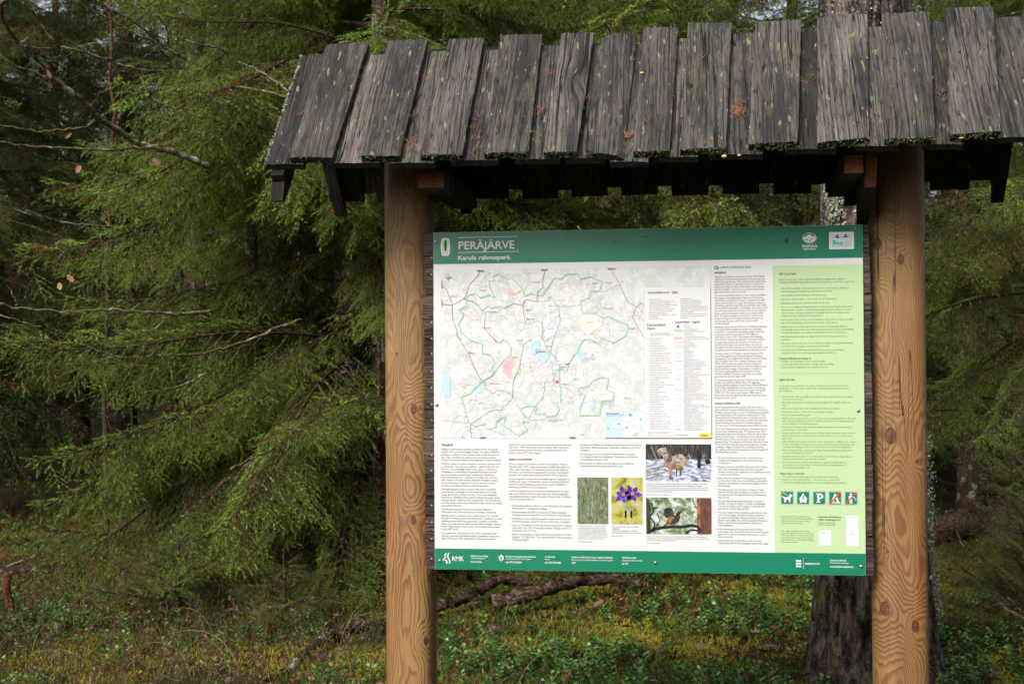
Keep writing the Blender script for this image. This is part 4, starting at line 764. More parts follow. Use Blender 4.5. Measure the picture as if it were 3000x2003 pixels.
nm = ['Ähijärve puhkekoht', 'Ähijärve rest stop', 'Ähijärve lõkkekoht', 'Lake Ähijärv campfire site', 'Suuremäe telkimisala (lubatud', 'telkida eni kuni 60)', 'Suuremäe campsite (max 30 tents)', 'Veski lõkkekoht (kuni 2 telki)', 'Veski campfire site (max 2 tents)', 'Alakonnu lõkkekoht (kuni 5 telki)', 'Alakonnu campfire site (max 5 tents)', 'Mäekonnu vaatetorn', 'Mäekonnu observation tower', 'Mäekonnu lõkkekoht (kuni 2 telki)', 'Mäekonnu campfire site (max 2 tents)', 'Õdri I lõkkekoht (kuni 4 telki)', 'Õdri I campfire site (max 4 tents)', 'Õdri II lõkkekoht', '(telkimine pole lubatud)', 'Õdri II campfire site (no tents allowed)', 'Rebäsemõisa lõkkekoht', '(kuni 10 telki)', 'Rebäsemõisa campfire site', '(max 10 tents)', 'Plaagi lõkkekoht (kuni 3 telki)', 'Plaagi campfire site (max 3 tents)', 'Peräjärve lõkkekoht', '(telkimine pole lubatud)', 'Peräjärve campfire site', '(no tents allowed)', 'Kivi metsaonn, endine', 'metsavahikoht (kuni 4 telki)', 'Kivi forest hut, former forest guard', 'station (max 4 tents)', 'Ubajärve lõkkekoht (kuni 5 telki)', 'Ubajärve campfire site (max 5 tents)', 'Kaulsi metsaonn (kuni 10 telki)', 'Kaulsi forest hut (max 10 tents)']
block(LG, 'legend', 'D', 82, 46, 23.8, 310, nm, 0.0066, lay=11)
block(LG, 'legend', 'D', 60, 960, 11.5, 322, ['Kaardil on kasutatud rahvuspärased kohanimed.', 'Hiia on Eestis kasutatud mõni veski sõnad.', 'Kohalikud.', 'The names used on this map are in local Võru dialect.'], 0.0040, lay=11)
nm2 = ['Oled siin', 'You are here', 'Karula rahvuspargi piir', 'Boundary of Karula National Park', 'Sihtkaitsevöönd', 'Conservation zone', 'Loodusreservaat (liikumiskeeluala)', 'Strict nature reserve (access prohibited)', 'Mets, võsa', 'Forest, scrub', 'Soo, freesturbaväli', 'Bog, peat cutting field', 'Asustus', 'Settlement', 'Kõvakattega tee', 'Surfaced road', 'Kruusakattega tee', 'Gravel road', 'Kõrvmaakeelud ja kestus', 'Prohibition of access and its duration', 'Kalapüügikeeld, ujuvsõidukikeeld', 'Fishing prohibition, boating prohibition', 'RMK Karula pikk (38 km) ja', 'lühike (15 km) jalgrattarada', 'Cycling routes:', 'long (38 km), short (15 km)', 'RMK Karula pikk jalgsimatkarada (36 km)', 'Karula long hiking trail', 'Ähijärve teerada (4 km),', 'Peräjärve metsarada (4 km),', 'Rebäse maastikurada (7 km)', 'Study trails: Ähijärve trail (4 km),', 'Peräjärve forest trail (4 km),', 'Rebäse landscape trail (7 km)', 'RMK matkatee (613 km)', 'Hiking trail of RMK', 'Karula rahvuspargi külastuskeskus', 'Visitor Centre of Karula National Park', 'Vaatetorn, matka- või õpperada', 'Observation tower, hiking or study trail', 'Jalgrattarada', 'Cycling trail', 'Lõkkekoht, lõkkekoht telkimisega', 'Campfire site, campfire site with camping', 'Metsaonn, telkimisala', 'Forest hut, camping area', 'Tähelepanuväärne puu, ilus vaade', 'Interesting tree, scenic view', 'Kihelkonnakirik, õigeusukirik', 'Parish church, orthodox church', 'Huvivääärne hoone, elamusturism', 'Interesting building, experience tourism', 'Arheoloogiline, ajalooline huviväärsus', 'Archaeological site, monument', 'Majutus, parkla, ujumiskoht', 'Accommodation, parking, beach']
block(LG, 'legend', 'B', 415, 1059, 18.55, 668, nm2, 0.0066, lay=11)
LG.disc('red', bp('B', 358, 1062), 0.0049, lay=11)
for k, y in (('mapgreen', 1101), ('yelz', 1140), ('redz', 1176)):
    a, b = bp('B', 318, y+12), bp('B', 400, y-12); LG.rect(k, a[0], a[1], b[0], b[1], 11)
for y in (72, 111):
    a, b = bp('D', 318, y+12), bp('D', 401, y-12); LG.rect('thin', a[0], a[1], b[0], b[1], 11); LG.rect('paper', a[0]+.0005, a[1]+.0005, b[0]-.0005, b[1]-.0005, 12)
for y, k in ((185, 'dash'), (222, 'thin'), (336, 'thin'), (401, 'thin'), (440, 'dash'), (546, 'dash')): LG.line(k, [bp('D', 328, y), bp('D', 390, y)], 0.0009, 11)
for x, y in ((360, 590), (342, 629), (378, 629), (360, 661), (342, 700), (378, 700), (342, 741), (378, 741), (342, 818), (342, 857), (378, 857), (342, 894), (378, 894), (343, 931), (361, 931), (379, 931)): LG.disc('teal', bp('D', x, y), 0.0028, lay=11, n=10); LG.disc('white', bp('D', x, y), 0.0018, lay=12, n=10)
for y in (160, 260): LG.line('trail', [bp('D', 325, y+100), bp('D', 398, y+100)], 0.0016, 11) if y == 160 else None
for i in range(16): LG.disc('thin', bp('D', 59, 44+i*56), 0.0018, lay=11, n=8)
LG.line('bold', [bp('D', *p) for p in ((340, 985), (452, 985))], 0.0014, 11)
a, b = bp('D', 565, 1013), bp('D', 681, 969); LG.rect('yellow', a[0], a[1]+.0006, b[0], b[1], 11); tx(LG, 'bold', 'REGIO', 'D', 578, 999, 655, 0.0095, 0.03, 12)

# ---- photographs
def photo(base, cr, x0, y0, x1, y1):
    p = Print(); a, b = bp(cr, x0, y1), bp(cr, x1, y0); p.rect(base, a[0], a[1], b[0], b[1], 2); return p
p1 = photo('pic_grass', 'E', 1575, 440, 1907, 945); rg = random.Random(3)
for i in range(90):
    x, y = rg.uniform(1585, 1895), rg.uniform(650, 935); h = rg.uniform(60, 200); l = rg.uniform(-45, 45)
    if 1580 < x+l < 1902: p1.line(rg.choice(['grassl', 'stem', 'pic_grass', 'rust' if i % 9 == 0 else 'grassl', 'dark']), [bp('E', x, y), bp('E', x+l*.3, y-h*.6), bp('E', x+l, max(y-h, 446))], 0.0009, 3)
for x, y, h in ((1685, 590, 45), (1742, 625, 50), (1820, 535, 30)):
    for j in range(7): p1.disc('rust', bp('E', x+rg.uniform(-9, 9), y-h+j*h/3), 0.0018, lay=4, n=6)
p1.line('stem', PC([(0, 0), (0, 0)])[:0] or [bp('E', 1740, 640), bp('E', 1735, 740), bp('E', 1715, 870)], 0.0022, 4)
p2 = photo('pic_bokeh', 'E', 1945, 442, 2283, 948)
for cx, cy, r0 in ((2070, 630, 100), (2170, 620, 95)):
    for i in range(6):
        t = i*math.pi/3+(0.35 if cx < 2100 else 0.1); r0 = (118, 92, 108, 84, 112, 98)[i]; ux, uy = math.cos(t), math.sin(t)
        p2.poly('purple', [bp('E', cx, cy), bp('E', cx+r0*.55*ux-28*uy, cy+r0*.55*uy+28*ux), bp('E', cx+r0*ux, cy+r0*uy), bp('E', cx+r0*.55*ux+28*uy, cy+r0*.55*uy-28*ux)], 4+(i % 2))
    p2.disc('purd', bp('E', cx, cy), 0.0080, lay=6); p2.disc('gold', bp('E', cx+4, cy-4), 0.0058, lay=7); p2.disc('purd', bp('E', cx+4, cy-4), 0.0022, lay=8)
    for i in range(13):
        l = (i-6)*9; p2.line('stem', [bp('E', cx+30*(1 if cx < 2100 else -.3), 860), bp('E', cx+30*(1 if cx < 2100 else -.3)+l*.5, 790), bp('E', cx+30*(1 if cx < 2100 else -.3)+l, 735+abs(l)*.3)], 0.0010, 3)
    p2.line('dark', [bp('E', cx+30*(1 if cx < 2100 else -.3), 800), bp('E', cx+30*(1 if cx < 2100 else -.3), 880)], 0.0060, 3)
    p2.line('stem', [bp('E', cx+30*(1 if cx < 2100 else -.3), 860), bp('E', cx+33*(1 if cx < 2100 else -.3), 945)], 0.0040, 3)
p3 = photo('pic_snow', 'F', 40, 70, 682, 432); a, b = bp('F', 40, 215), bp('F', 682, 70); p3.rect('pic_trees', a[0], a[1], b[0], b[1], 3)
p3.line('wood', [bp('F', 90, 90), bp('F', 160, 240)], 0.003, 4)
for y, x1 in ((300, 230), (330, 240), (360, 230), (390, 200), (275, 150)): p3.line('wood', [bp('F', 44, y+20), bp('F', x1, y-20)], 0.0045, 4)
p3.poly('tan', [bp('F', *p) for p in ((148, 145), (160, 122), (190, 104), (222, 104), (230, 90), (242, 104), (262, 125), (285, 165), (310, 188), (345, 172), (400, 168), (430, 200), (430, 262), (402, 302), (350, 312), (305, 306), (245, 296), (222, 255), (212, 215), (206, 186), (182, 182), (160, 176))], 5)
p3.poly('sand', [bp('F', *p) for p in ((245, 285), (305, 295), (300, 330), (298, 395), (275, 400), (272, 340))], 5)
for L in ([(400, 295), (385, 385), (372, 380), (375, 305)], [(350, 305), (345, 385), (338, 380), (335, 305)]): p3.poly('tand', [bp('F', *p) for p in L], 5)
p3.poly('tand', [bp('F', *p) for p in ((236, 100), (255, 112), (280, 150), (305, 190), (296, 235), (262, 245), (240, 225), (262, 190), (248, 150))], 6)
p3.poly('sand', [bp('F', *p) for p in ((232, 240), (300, 262), (400, 275), (395, 300), (350, 312), (305, 302), (248, 290))], 6)
p3.poly('tand', [bp('F', *p) for p in ((268, 395), (306, 392), (310, 408), (270, 410))], 6); p3.poly('tand', [bp('F', *p) for p in ((150, 150), (160, 140), (168, 160), (185, 170), (180, 178), (160, 170))], 6)
for L in ([(215, 190), (240, 240), (300, 250), (420, 235)], [(330, 175), (360, 205), (430, 215)], [(160, 150), (200, 185), (240, 240)]): p3.line('tand', [bp('F', *p) for p in L], 0.002, 6)
p3.line('yellow', [bp('F', 350, 265), bp('F', 430, 282)], 0.0012, 6)
p3.line('snow', [bp('F', 425, 230), bp('F', 460, 170), bp('F', 525, 300)], 0.0022, 6)
p3.poly('dark', [bp('F', *p) for p in ((545, 150), (570, 145), (588, 180), (580, 215), (578, 305), (545, 300), (550, 220), (535, 190))], 6); p3.disc('dark', bp('F', 556, 135), 0.0042, lay=6)
p3.disc('dark', bp('F', 648, 240), 0.010, 0.0085, lay=6)
for x, y in ((590, 385), (615, 390), (640, 395), (665, 405), (605, 372), (630, 376)): p3.disc('tan', bp('F', x, y), 0.0040, lay=6, n=10)
p4 = photo('pic_canopy', 'F', 45, 597, 685, 950); a, b = bp('F', 545, 948), bp('F', 684, 598); p4.rect('pic_bark', a[0], a[1], b[0], b[1], 3)
p4.poly('barkr', [bp('F', *p) for p in ((540, 600), (578, 600), (572, 700), (578, 850), (575, 948), (545, 948), (548, 800))], 4)
p4.poly('pic_trees', [bp('F', *p) for p in ((46, 600), (75, 600), (90, 700), (85, 948), (46, 948))], 4)
for L, wd in (([(60, 930), (140, 900), (220, 885), (300, 878), (400, 880), (500, 865), (555, 880), (575, 935)], .010), ([(430, 945), (480, 910), (550, 915)], .006), ([(90, 640), (120, 720), (80, 780), (130, 850), (100, 930)], .005), ([(120, 700), (170, 690)], .003), ([(120, 900), (180, 820), (150, 740)], .003), ([(200, 890), (250, 840), (300, 850)], .004), ([(500, 598), (510, 650), (540, 700)], .003)): p4.line('dark', [bp('F', *p) for p in L], wd, 5)
p4.poly('fur', [bp('F', *p) for p in ((215, 745), (222, 712), (240, 693), (275, 688), (300, 705), (312, 740), (318, 770), (335, 765), (350, 732), (370, 726), (385, 722), (386, 740), (372, 758), (378, 790), (360, 825), (330, 850), (290, 857), (262, 852), (245, 825), (260, 790), (230, 785))], 6)
p4.poly('rust', [bp('F', *p) for p in ((250, 830), (265, 780), (310, 775), (312, 800), (280, 845))], 7); p4.disc('white', bp('F', 316, 790), 0.0016, lay=8, n=8)
for x in (295, 322): p4.line('fur', [bp('F', x, 848), bp('F', x+6, 880)], 0.002, 6)

# ---- pictograms
PG = []
for i in range(5):
    p = Print(); x0 = 1366+i*157; y0 = 528+i*1.3; xy = lambda u, v_: bp('F', x0+u*128, y0+v_*132)
    sq = lambda k, d, lay: p.poly(k, [xy(d, d), xy(1-d, d), xy(1-d, 1-d), xy(d, 1-d)], lay)
    sq('green', 0, 2); sq('white', .02, 3); sq('green', .05, 4)
    if i == 0:
        p.poly('white', [xy(*c) for c in ((.25, .45), (.62, .45), (.70, .36), (.66, .22), (.74, .18), (.80, .28), (.90, .30), (.88, .40), (.78, .44), (.76, .60), (.74, .85), (.64, .85), (.62, .65), (.42, .65), (.40, .85), (.30, .85), (.28, .62), (.20, .52), (.10, .40), (.15, .36))], 5); p.line('white', [xy(.14, .12), xy(.66, .38)], 0.0018, 5)
    if i == 1:
        p.poly('white', [xy(*c) for c in ((.50, .12), (.58, .30), (.60, .42), (.66, .36), (.78, .52), (.80, .68), (.70, .78), (.80, .88), (.62, .86), (.50, .80), (.38, .86), (.20, .88), (.30, .78), (.20, .64), (.24, .48), (.38, .34))], 5); p.poly('green', [xy(*c) for c in ((.50, .30), (.56, .48), (.50, .62), (.43, .50))], 6)
    if i == 2:
        p.poly('white', [xy(*c) for c in ((.28, .16), (.62, .16), (.78, .24), (.82, .38), (.78, .50), (.62, .58), (.52, .58), (.52, .76), (.60, .76), (.60, .85), (.28, .85), (.28, .76), (.36, .76), (.36, .25), (.28, .25))], 5); p.poly('green', [xy(*c) for c in ((.52, .26), (.62, .27), (.67, .37), (.62, .47), (.52, .48))], 6)
    if i == 3:
        p.poly('white', [xy(*c) for c in ((.46, .16), (.54, .16), (.84, .82), (.90, .82), (.90, .88), (.10, .88), (.10, .82), (.18, .82))], 5); p.poly('green', [xy(*c) for c in ((.50, .42), (.62, .80), (.42, .80))], 6)
    if i == 4:
        p.disc('white', xy(.48, .20), .0038, lay=5); p.poly('white', [xy(*c) for c in ((.36, .30), (.60, .30), (.80, .44), (.78, .50), (.58, .44), (.58, .90), (.50, .90), (.48, .62), (.46, .90), (.38, .90), (.38, .60), (.32, .56), (.32, .36))], 5); p.line('white', [xy(.80, .48), xy(.86, .58), xy(.78, .66)], .002, 5)
    if i >= 3: p.poly('slash', [xy(*c) for c in ((.06, .86), (.86, .06), (.94, .06), (.94, .12), (.14, .94), (.06, .94))], 7)
    PG.append(p)
flush_text()
def pc(p, name, label=None): return p.build(name, panel, label)
pc(H, 'header_band', 'dark green band across the top with the place name in white'); pc(Fb, 'footer_band', 'bright green contact band across the bottom'); pc(G, 'rules_notice', 'pale green column of visitor rules')
pc(TB, 'text_columns', 'grey text columns below the map'); pc(EN, 'text_column', 'English text column beside the green rules'); pc(MP, 'map', 'pale map with a thick green park boundary'); pc(LG, 'map_legend', 'white legend box on the right of the map')
for p, l in ((p1, 'picture of a fern among grasses'), (p2, 'picture of purple pasque flowers'), (p3, 'picture of a horse hauling logs in snow'), (p4, 'picture of a wood grouse on a branch')): pc(p, 'photograph', l)
for p, l in zip(PG, ('dog on a leash', 'campfire', 'letter P', 'crossed out tent', 'crossed out littering person')): pc(p, 'pictogram', 'green pictogram with '+l)
# screws
q = NB('galvanised_screw', 0.35, 0.5); q.b.inputs["Metallic"].default_value = 0.85; q.color((0.42, 0.42, 0.43, 1)); M['screw'] = q.m
M['screw_dark'] = flat('screw_recess', (0.03, 0.03, 0.03, 1), 0.6)
def screw(x, z, r, y, parent, mi=None):
    V, Fc, mm = [], [], []; n = 16; prof = [(1.0, 0), (1.0, .0012), (.8, .0026), (.62, .0028), (.55, .0042), (.28, .0046)]
    for rr, h in prof:
        for k in range(n): t = 2*math.pi*k/n; V.append((x+r*rr*math.cos(t), y-h, z+r*rr*math.sin(t)))
    for j in range(len(prof)-1):
        for k in range(n): k2 = (k+1) % n; Fc.append((j*n+k, (j+1)*n+k, (j+1)*n+k2, j*n+k2)[::-1]); mm.append(0)
    V.append((x, y-.0034, z)); c0 = len(V)-1; b0 = (len(prof)-1)*n
    for k in range(n): Fc.append((b0+k, b0+(k+1) % n, c0)); mm.append(1)
    return mesh('screw', V, Fc, [M['screw'], M['screw_dark']], mm, smooth=True, parent=parent)
for px, py in ((1278, 708), (1887, 689), (2507, 669), (1280, 1186), (2515, 1203), (1288, 1642), (1920, 1648), (2523, 1659)):
    X, Z = bp('P', px, py); screw(X, Z, 0.0062, -0.0008, panel)
for px, pys in ((1266.5, (756, 804, 945, 992, 1037, 1089, 1136, 1184, 1231, 1281, 1334, 1379, 1480, 1531, 1578, 1636)),):
    for py in pys:
        p = on_y(px-1.5, py, 0.008); o = screw(float(p[0]), float(p[2]), 0.0042, 0.0085, None); fit(o)
# dead flies, streaks and a spider thread left on the header
q = Print()
q.line('legend', [bp('P', 2302, 664), bp('P', 2303, 700)], 0.0006, 14)
q.poly('dark', [bp('P', *p) for p in ((2301, 698), (2306, 699), (2308, 706), (2304, 713), (2300, 710))], 14)
q.poly('tand', [bp('P', *p) for p in ((1796, 703), (1801, 704), (1802, 713), (1797, 714))], 14); q.line('legend', [bp('P', 1799, 696), bp('P', 1799, 704)], .0012, 14)
q.line('legend', [bp('P', 1650, 684), bp('P', 1649, 698)], .0016, 14); q.disc('legend', bp('P', 1649, 714), .0013, lay=14, n=7)
q.poly('legend', [bp('P', *p) for p in ((1516, 728), (1520, 730), (1523, 741), (1518, 740))], 14)
for x, y in ((1384, 1302), (1452, 1308), (1395, 1483), (1620, 1300), (2418, 832), (2414, 1600), (2050, 1645), (2175, 1320), (1310, 1000)): q.disc('tand', bp('P', x, y), .0011, lay=14, n=6)
tag(q.build('insect_marks', panel, 'small dead insects and dirt marks on the printed face'), kind='stuff')
# ================================================================== GROUND
def gh(x, y):
    v = 0.05*noise.noise(Vector((x*0.45, y*0.45, 1)))+0.025*noise.noise(Vector((x*1.6, y*1.6, 3)))+0.010*noise.noise(Vector((x*6, y*6, 5)))
    d = math.hypot(x-0.8, y+2)
    return v*min(1, max(0.25, (d-2)/3))+0.012*max(0, y-9)
def grid_axis(a, b, near0, near1, fine, coarse):
    out = []; x = a
    while x < b: out.append(x); x += fine if near0 < x < near1 else coarse*(1+0.06*max(0, (near0-x) if x < near0 else (x-near1)))
    return out+[b]
gx = grid_axis(-70, 70, -6, 6, 0.09, 0.5); gy = grid_axis(-30, 120, 0.8, 13, 0.09, 0.6)
V = [(x, y, gh(x, y)) for y in gy for x in gx]; W_ = len(gx)
Fc = [(j*W_+i, j*W_+i+1, (j+1)*W_+i+1, (j+1)*W_+i) for j in range(len(gy)-1) for i in range(W_-1)]
q = NB('mossy_forest_floor', 0.95, 0.1); o_ = q.co()
a = q.noise(o_, 1.3, 4, 0.6); b = q.noise(o_, 14.0, 5, 0.7); c_ = q.noise(o_, 90.0, 3, 0.7)
c = q.ramp(a, (0.38, (0.022, 0.028, 0.008, 1)), (0.5, (0.055, 0.055, 0.010, 1)), (0.62, (0.032, 0.022, 0.010, 1)))
c = q.mix(q.step(b, 0.46, 0.62), c, (0.030, 0.017, 0.009, 1)); c = q.mix(q.step(c_, 0.5, 0.7), c, q.mix(0.5, c, (0.012, 0.010, 0.005, 1)))
q.color(c).bump(q.math('ADD', b, c_), 0.9, 0.03); M['ground'] = q.m
g = mesh('ground', V, Fc, M['ground'], smooth=True); tag(g, kind='structure')

# ================================================================== FOLIAGE GENERATORS
def unit(v): return v/np.maximum(np.linalg.norm(v, axis=-1, keepdims=True), 1e-9)
def needles(P, D, L, k, nl=0.0145, wd=0.0024, tint=None, spread=1.0):
    """k needles on every shoot: triangles (S*k,3,3) and tint (S*k)"""
    S = len(P); D = unit(D); t = (np.arange(k)[None, :]+rng.random((S, k)))/k
    ref = np.where(np.abs(D[:, 2:3]) > 0.9, np.array([[1., 0, 0]]), np.array([[0., 0, 1]])); A = unit(np.cross(D, ref)); B = np.cross(D, A)
    base = P[:, None]+D[:, None]*(L[:, None]*t)[..., None]
    ph = rng.random((S, k))*2*np.pi; al = (0.75+0.35*rng.random((S, k)))*spread*(1-0.45*t**3)
    rad = A[:, None]*np.cos(ph)[..., None]+B[:, None]*np.sin(ph)[..., None]
    nd = D[:, None]*np.cos(al)[..., None]+rad*np.sin(al)[..., None]
    ln = nl*(0.75+0.5*rng.random((S, k)))*(1-0.35*t**4)
    sd = unit(np.cross(nd, D[:, None]+0.3*rng.normal(size=(S, k, 3))))*(wd/2)
    T = np.stack([base-sd, base+sd, base+nd*ln[..., None]], 2).reshape(-1, 3, 3)
    tt = (np.zeros(S) if tint is None else tint)[:, None]+0.10*rng.normal(size=(S, k))+0.10*t
    return T, tt.ravel()
def ribbons(segs):
    """thin three-sided twigs from (p,q,r0,r1) rows -> triangles"""
    P = segs[:, 0:3]; Q = segs[:, 3:6]; r0 = segs[:, 6:7]; r1 = segs[:, 7:8]; D = unit(Q-P)
    ref = np.where(np.abs(D[:, 2:3]) > 0.9, np.array([[1., 0, 0]]), np.array([[0., 0, 1]])); A = unit(np.cross(D, ref)); B = np.cross(D, A)
    out = []
    ring = [(A*math.cos(t)+B*math.sin(t)) for t in (0, 2.0944, 4.18879)]
    for i in range(3):
        a, b = ring[i], ring[(i+1) % 3]
        out.append(np.stack([P+a*r0, P+b*r0, Q+b*r1], 1)); out.append(np.stack([P+a*r0, Q+b*r1, Q+a*r1], 1))
    return np.concatenate(out)
def make_bough(seed, L=2.4, k=16, step=0.075, nl=0.0145, wd=0.0026, dens=1.0, droop=1.0, dead=0.05, inner=0.18):
    r = random.Random(seed); sh = []; tw = []     # shoots: P,D,L,tint ; twigs: segments
    # main axis
    n = 24; pts = []; d = Vector((1, 0, 0.05)); p = Vector((0, 0, 0))
    for i in range(n+1):
        pts.append(p.copy()); s = i/n
        d += Vector((0, r.gauss(0, 0.03), -0.035 if s < 0.6 else 0.045)); d.normalize(); p = p+d*(L/n)
    for i in range(n): tw.append((*pts[i], *pts[i+1], 0.011*(1-i/n)**0.8+0.0018, 0.011*(1-(i+1)/n)**0.8+0.0018))
    def at(s):
        f = min(s*n, n-1e-6); i = int(f); return pts[i].lerp(pts[i+1], f-i), (pts[i+1]-pts[i]).normalized()
    def side_twig(p, d, ln, lvl, tint):
        seg = 0.046; m = max(1, int(ln/seg)); q_ = p.copy(); d = d.copy(); alt = r.choice((-1, 1))
        for j in range(m):
            f = j/m; d += Vector((r.gauss(0, .04), r.gauss(0, .04), -0.085*droop*(0.6 if lvl else 1.0))); d.normalize(); q2 = q_+d*seg
            rr = 0.0032*(1-f)+0.0012
            tw.append((*q_, *q2, rr, rr*0.92)); bare = lvl == 0 and f < 0.12 and r.random() < 0.5
            if not bare: sh.append((*q_, *d, seg*1.05, tint))
            if j > 0 or lvl:
                for sg in ((-1, 1) if r.random() < 0.75*dens else (alt,)):
                    side = d.cross(Vector((0, 0, 1)))
                    if side.length < 0.2: side = Vector((r.gauss(0, 1), r.gauss(0, 1), 0))
                    side.normalize(); d2 = (d*0.70+side*sg*0.72+Vector((0, 0, -0.22*droop+r.gauss(0, .12)))).normalized()
                    l2 = (0.06+0.11*(1-f)*r.random()+0.03*r.random())
                    if lvl == 0 and r.random() < 0.16 and f < 0.75: side_twig(q2, d2, l2*2.1, 1, tint+r.gauss(0, .06))
                    else: sh.append((*q2, *d2, l2, tint+r.gauss(0, .12)+0.2*f)); tw.append((*q2, *(q2+d2*l2*0.8), .0013, .0008))
            q_ = q2; alt = -alt
        sh.append((*q_, *d, seg*1.6, tint+0.25))
    s = inner; sg = 1
    while s < 1.0:
        p, d = at(s); side = Vector((0, 0, 1)).cross(d).normalized()*sg; f = (1-s)
        ln = (0.09+0.78*min(1, f*1.5)*min(1, 0.45+s*1.1))*r.uniform(0.55, 1.15)*(L/2.4)*0.72
        d2 = (d*r.uniform(.45, .75)+side*r.uniform(.6, .9)+Vector((0, 0, r.uniform(-.25, .10)))).normalized()
        if r.random() < 0.88*dens: side_twig(p, d2, ln, 0, r.gauss(0.42, .13) if r.random() > dead else 1.5)
        if r.random() < 0.5*dens and s > 0.2:     # hanging twig beneath
            side_twig(p, (d*0.3+Vector((r.gauss(0, .2), r.gauss(0, .2), -0.9))).normalized(), ln*0.6, 0, r.gauss(0.36, .1))
        sg = -sg; s += step/L*r.uniform(.6, 1.1)*0.62
    for i in range(6): # leading shoots
        p, d = at(0.985-i*0.02); sh.append((*p, *((d+Vector((0, r.gauss(0, .5), r.gauss(0, .2)))).normalized()), r.uniform(.07, .13), 0.7))
    for i in range(n):
        if i > n*0.35: sh.append((*pts[i], *((pts[i+1]-pts[i]).normalized()), L/n, 0.35))
    sh = np.array(sh); tw = np.array(tw)
    T, tt = needles(sh[:, 0:3], sh[:, 3:6], sh[:, 6], k, nl, wd, sh[:, 7])
    # per-shoot needle count follows its length: drop needles from short shoots
    keep = rng.random(len(T)) < np.repeat(np.clip(sh[:, 6]/0.085, 0.45, 1.0), k)
    T, tt = T[keep], tt[keep]
    Wd = ribbons(tw)
    return T.astype(np.float32), tt.astype(np.float32), Wd.astype(np.float32)

def foliage_mat(name, dark, mid, lite, dead=(0.15, 0.075, 0.025, 1)):
    q = NB(name, 0.65, 0.12); t = q.attr('tint')
    c = q.ramp(q.math('MULTIPLY', t, 0.6), (0.06, dark), (0.27, mid), (0.50, lite), (0.66, dead)); q.color(c)
    tr = q.n("ShaderNodeBsdfTranslucent"); mx = q.n("ShaderNodeMixShader"); mx.inputs[0].default_value = 0.22
    q.t.links.new(c, tr.inputs[0]); q.t.links.new(q.b.outputs[0], mx.inputs[1]); q.t.links.new(tr.outputs[0], mx.inputs[2])
    q.t.links.new(mx.outputs[0], q.t.nodes["Material Output"].inputs[0]); return q.m
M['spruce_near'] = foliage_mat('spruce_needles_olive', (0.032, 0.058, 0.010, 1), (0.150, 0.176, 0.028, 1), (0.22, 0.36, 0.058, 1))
M['spruce_far'] = foliage_mat('spruce_needles_shaded', (0.014, 0.034, 0.008, 1), (0.062, 0.100, 0.016, 1), (0.12, 0.19, 0.034, 1))  # darker than the near needles: forest-depth shade put into the colour
q = NB('brown_twig', 0.85, 0.15); nn = q.noise(q.co(), 30.0, 3, 0.7)
q.color(q.ramp(nn, (0.42, (0.030, 0.016, 0.010, 1)), (0.58, (0.065, 0.038, 0.024, 1)), (0.70, (0.24, 0.25, 0.20, 1)))); M['twig'] = q.m
def bark_mat(name, c0, c1, lich, lamt, stretch=(1, 1, .25), sc=30):
    q = NB(name, 0.9, 0.15); v = q.vm('MULTIPLY', q.co(), stretch); n1 = q.noise(v, sc, 5, 0.65); n2 = q.noise(q.co(), 9.0, 4, 0.7)
    c = q.ramp(n1, (0.36, c0), (0.62, c1)); c = q.mix(q.step(n2, 0.62-lamt*0.3, 0.70-lamt*0.3), c, lich); q.color(c).bump(n1, 0.8, 0.02); return q.m
M['bark_spruce'] = bark_mat('spruce_bark', (0.022, 0.012, 0.009, 1), (0.09, 0.05, 0.035, 1), (0.20, 0.22, 0.17, 1), 0.25)
M['bark_grey'] = bark_mat('grey_lichen_bark', (0.03, 0.028, 0.022, 1), (0.12, 0.115, 0.09, 1), (0.34, 0.36, 0.30, 1), 0.6)
M['bark_branch'] = bark_mat('mossy_branch_bark', (0.040, 0.033, 0.013, 1), (0.175, 0.140, 0.065, 1), (0.26, 0.27, 0.20, 1), 0.30, (1, 1, 1), 40)
M['bark_red'] = bark_mat('reddish_bark', (0.035, 0.012, 0.008, 1), (0.12, 0.045, 0.03, 1), (0.22, 0.22, 0.18, 1), 0.1)
M['bark_birch'] = bark_mat('pale_birch_bark', (0.06, 0.05, 0.04, 1), (0.28, 0.25, 0.21, 1), (0.30, 0.28, 0.24, 1), 0.3, (1, 1, 1.5), 14)

def rot_to(azim, elev, rollr):
    ca, sa, ce, se, cr, sr = math.cos(azim), math.sin(azim), math.cos(elev), math.sin(elev), math.cos(rollr), math.sin(rollr)
    Rz = np.array([[ca, -sa, 0], [sa, ca, 0], [0, 0, 1]]); Ry = np.array([[ce, 0, -se], [0, 1, 0], [se, 0, ce]]); Rx = np.array([[1, 0, 0], [0, cr, -sr], [0, sr, cr]])
    return Rz@Ry@Rx
def in_view(p, margin=0.22):
    d = np.array(p)-CAM; z = d@cF
    if z < 0.5: return False
    return abs(d@cR2)/z < 0.36*(1+margin) and -0.24*(1+margin) < (d@cU2)/z < 0.24*(1+margin)
def taper_trunk(h, r0, lean=(0, 0), seed=0, seg=14, n=26, z0=-0.1, flare=0.35):
    pts, rad = [], []
    for i in range(n):
        z = z0+(h-z0)*i/(n-1); f = max(z, 0)/h
        pts.append((lean[0]*z+0.03*noise.noise(Vector((z*.5, seed, 0))), lean[1]*z+0.03*noise.noise(Vector((z*.5, seed, 5))), z)); rad.append(max(0.006, r0*(1-f)*(1+flare*math.exp(-max(z, 0)*3))))
    return pts, rad
near_b = [make_bough(100+i, k=24, nl=0.017, wd=0.0045, droop=r_) for i, r_ in enumerate((1.0, 1.5, 1.2, 0.8, 1.7, 1.3, 1.05))]
mid_b = [make_bough(200+i, k=14, nl=0.019, wd=0.0055, step=0.085, dens=0.9, droop=1.0+.2*i) for i in range(4)]
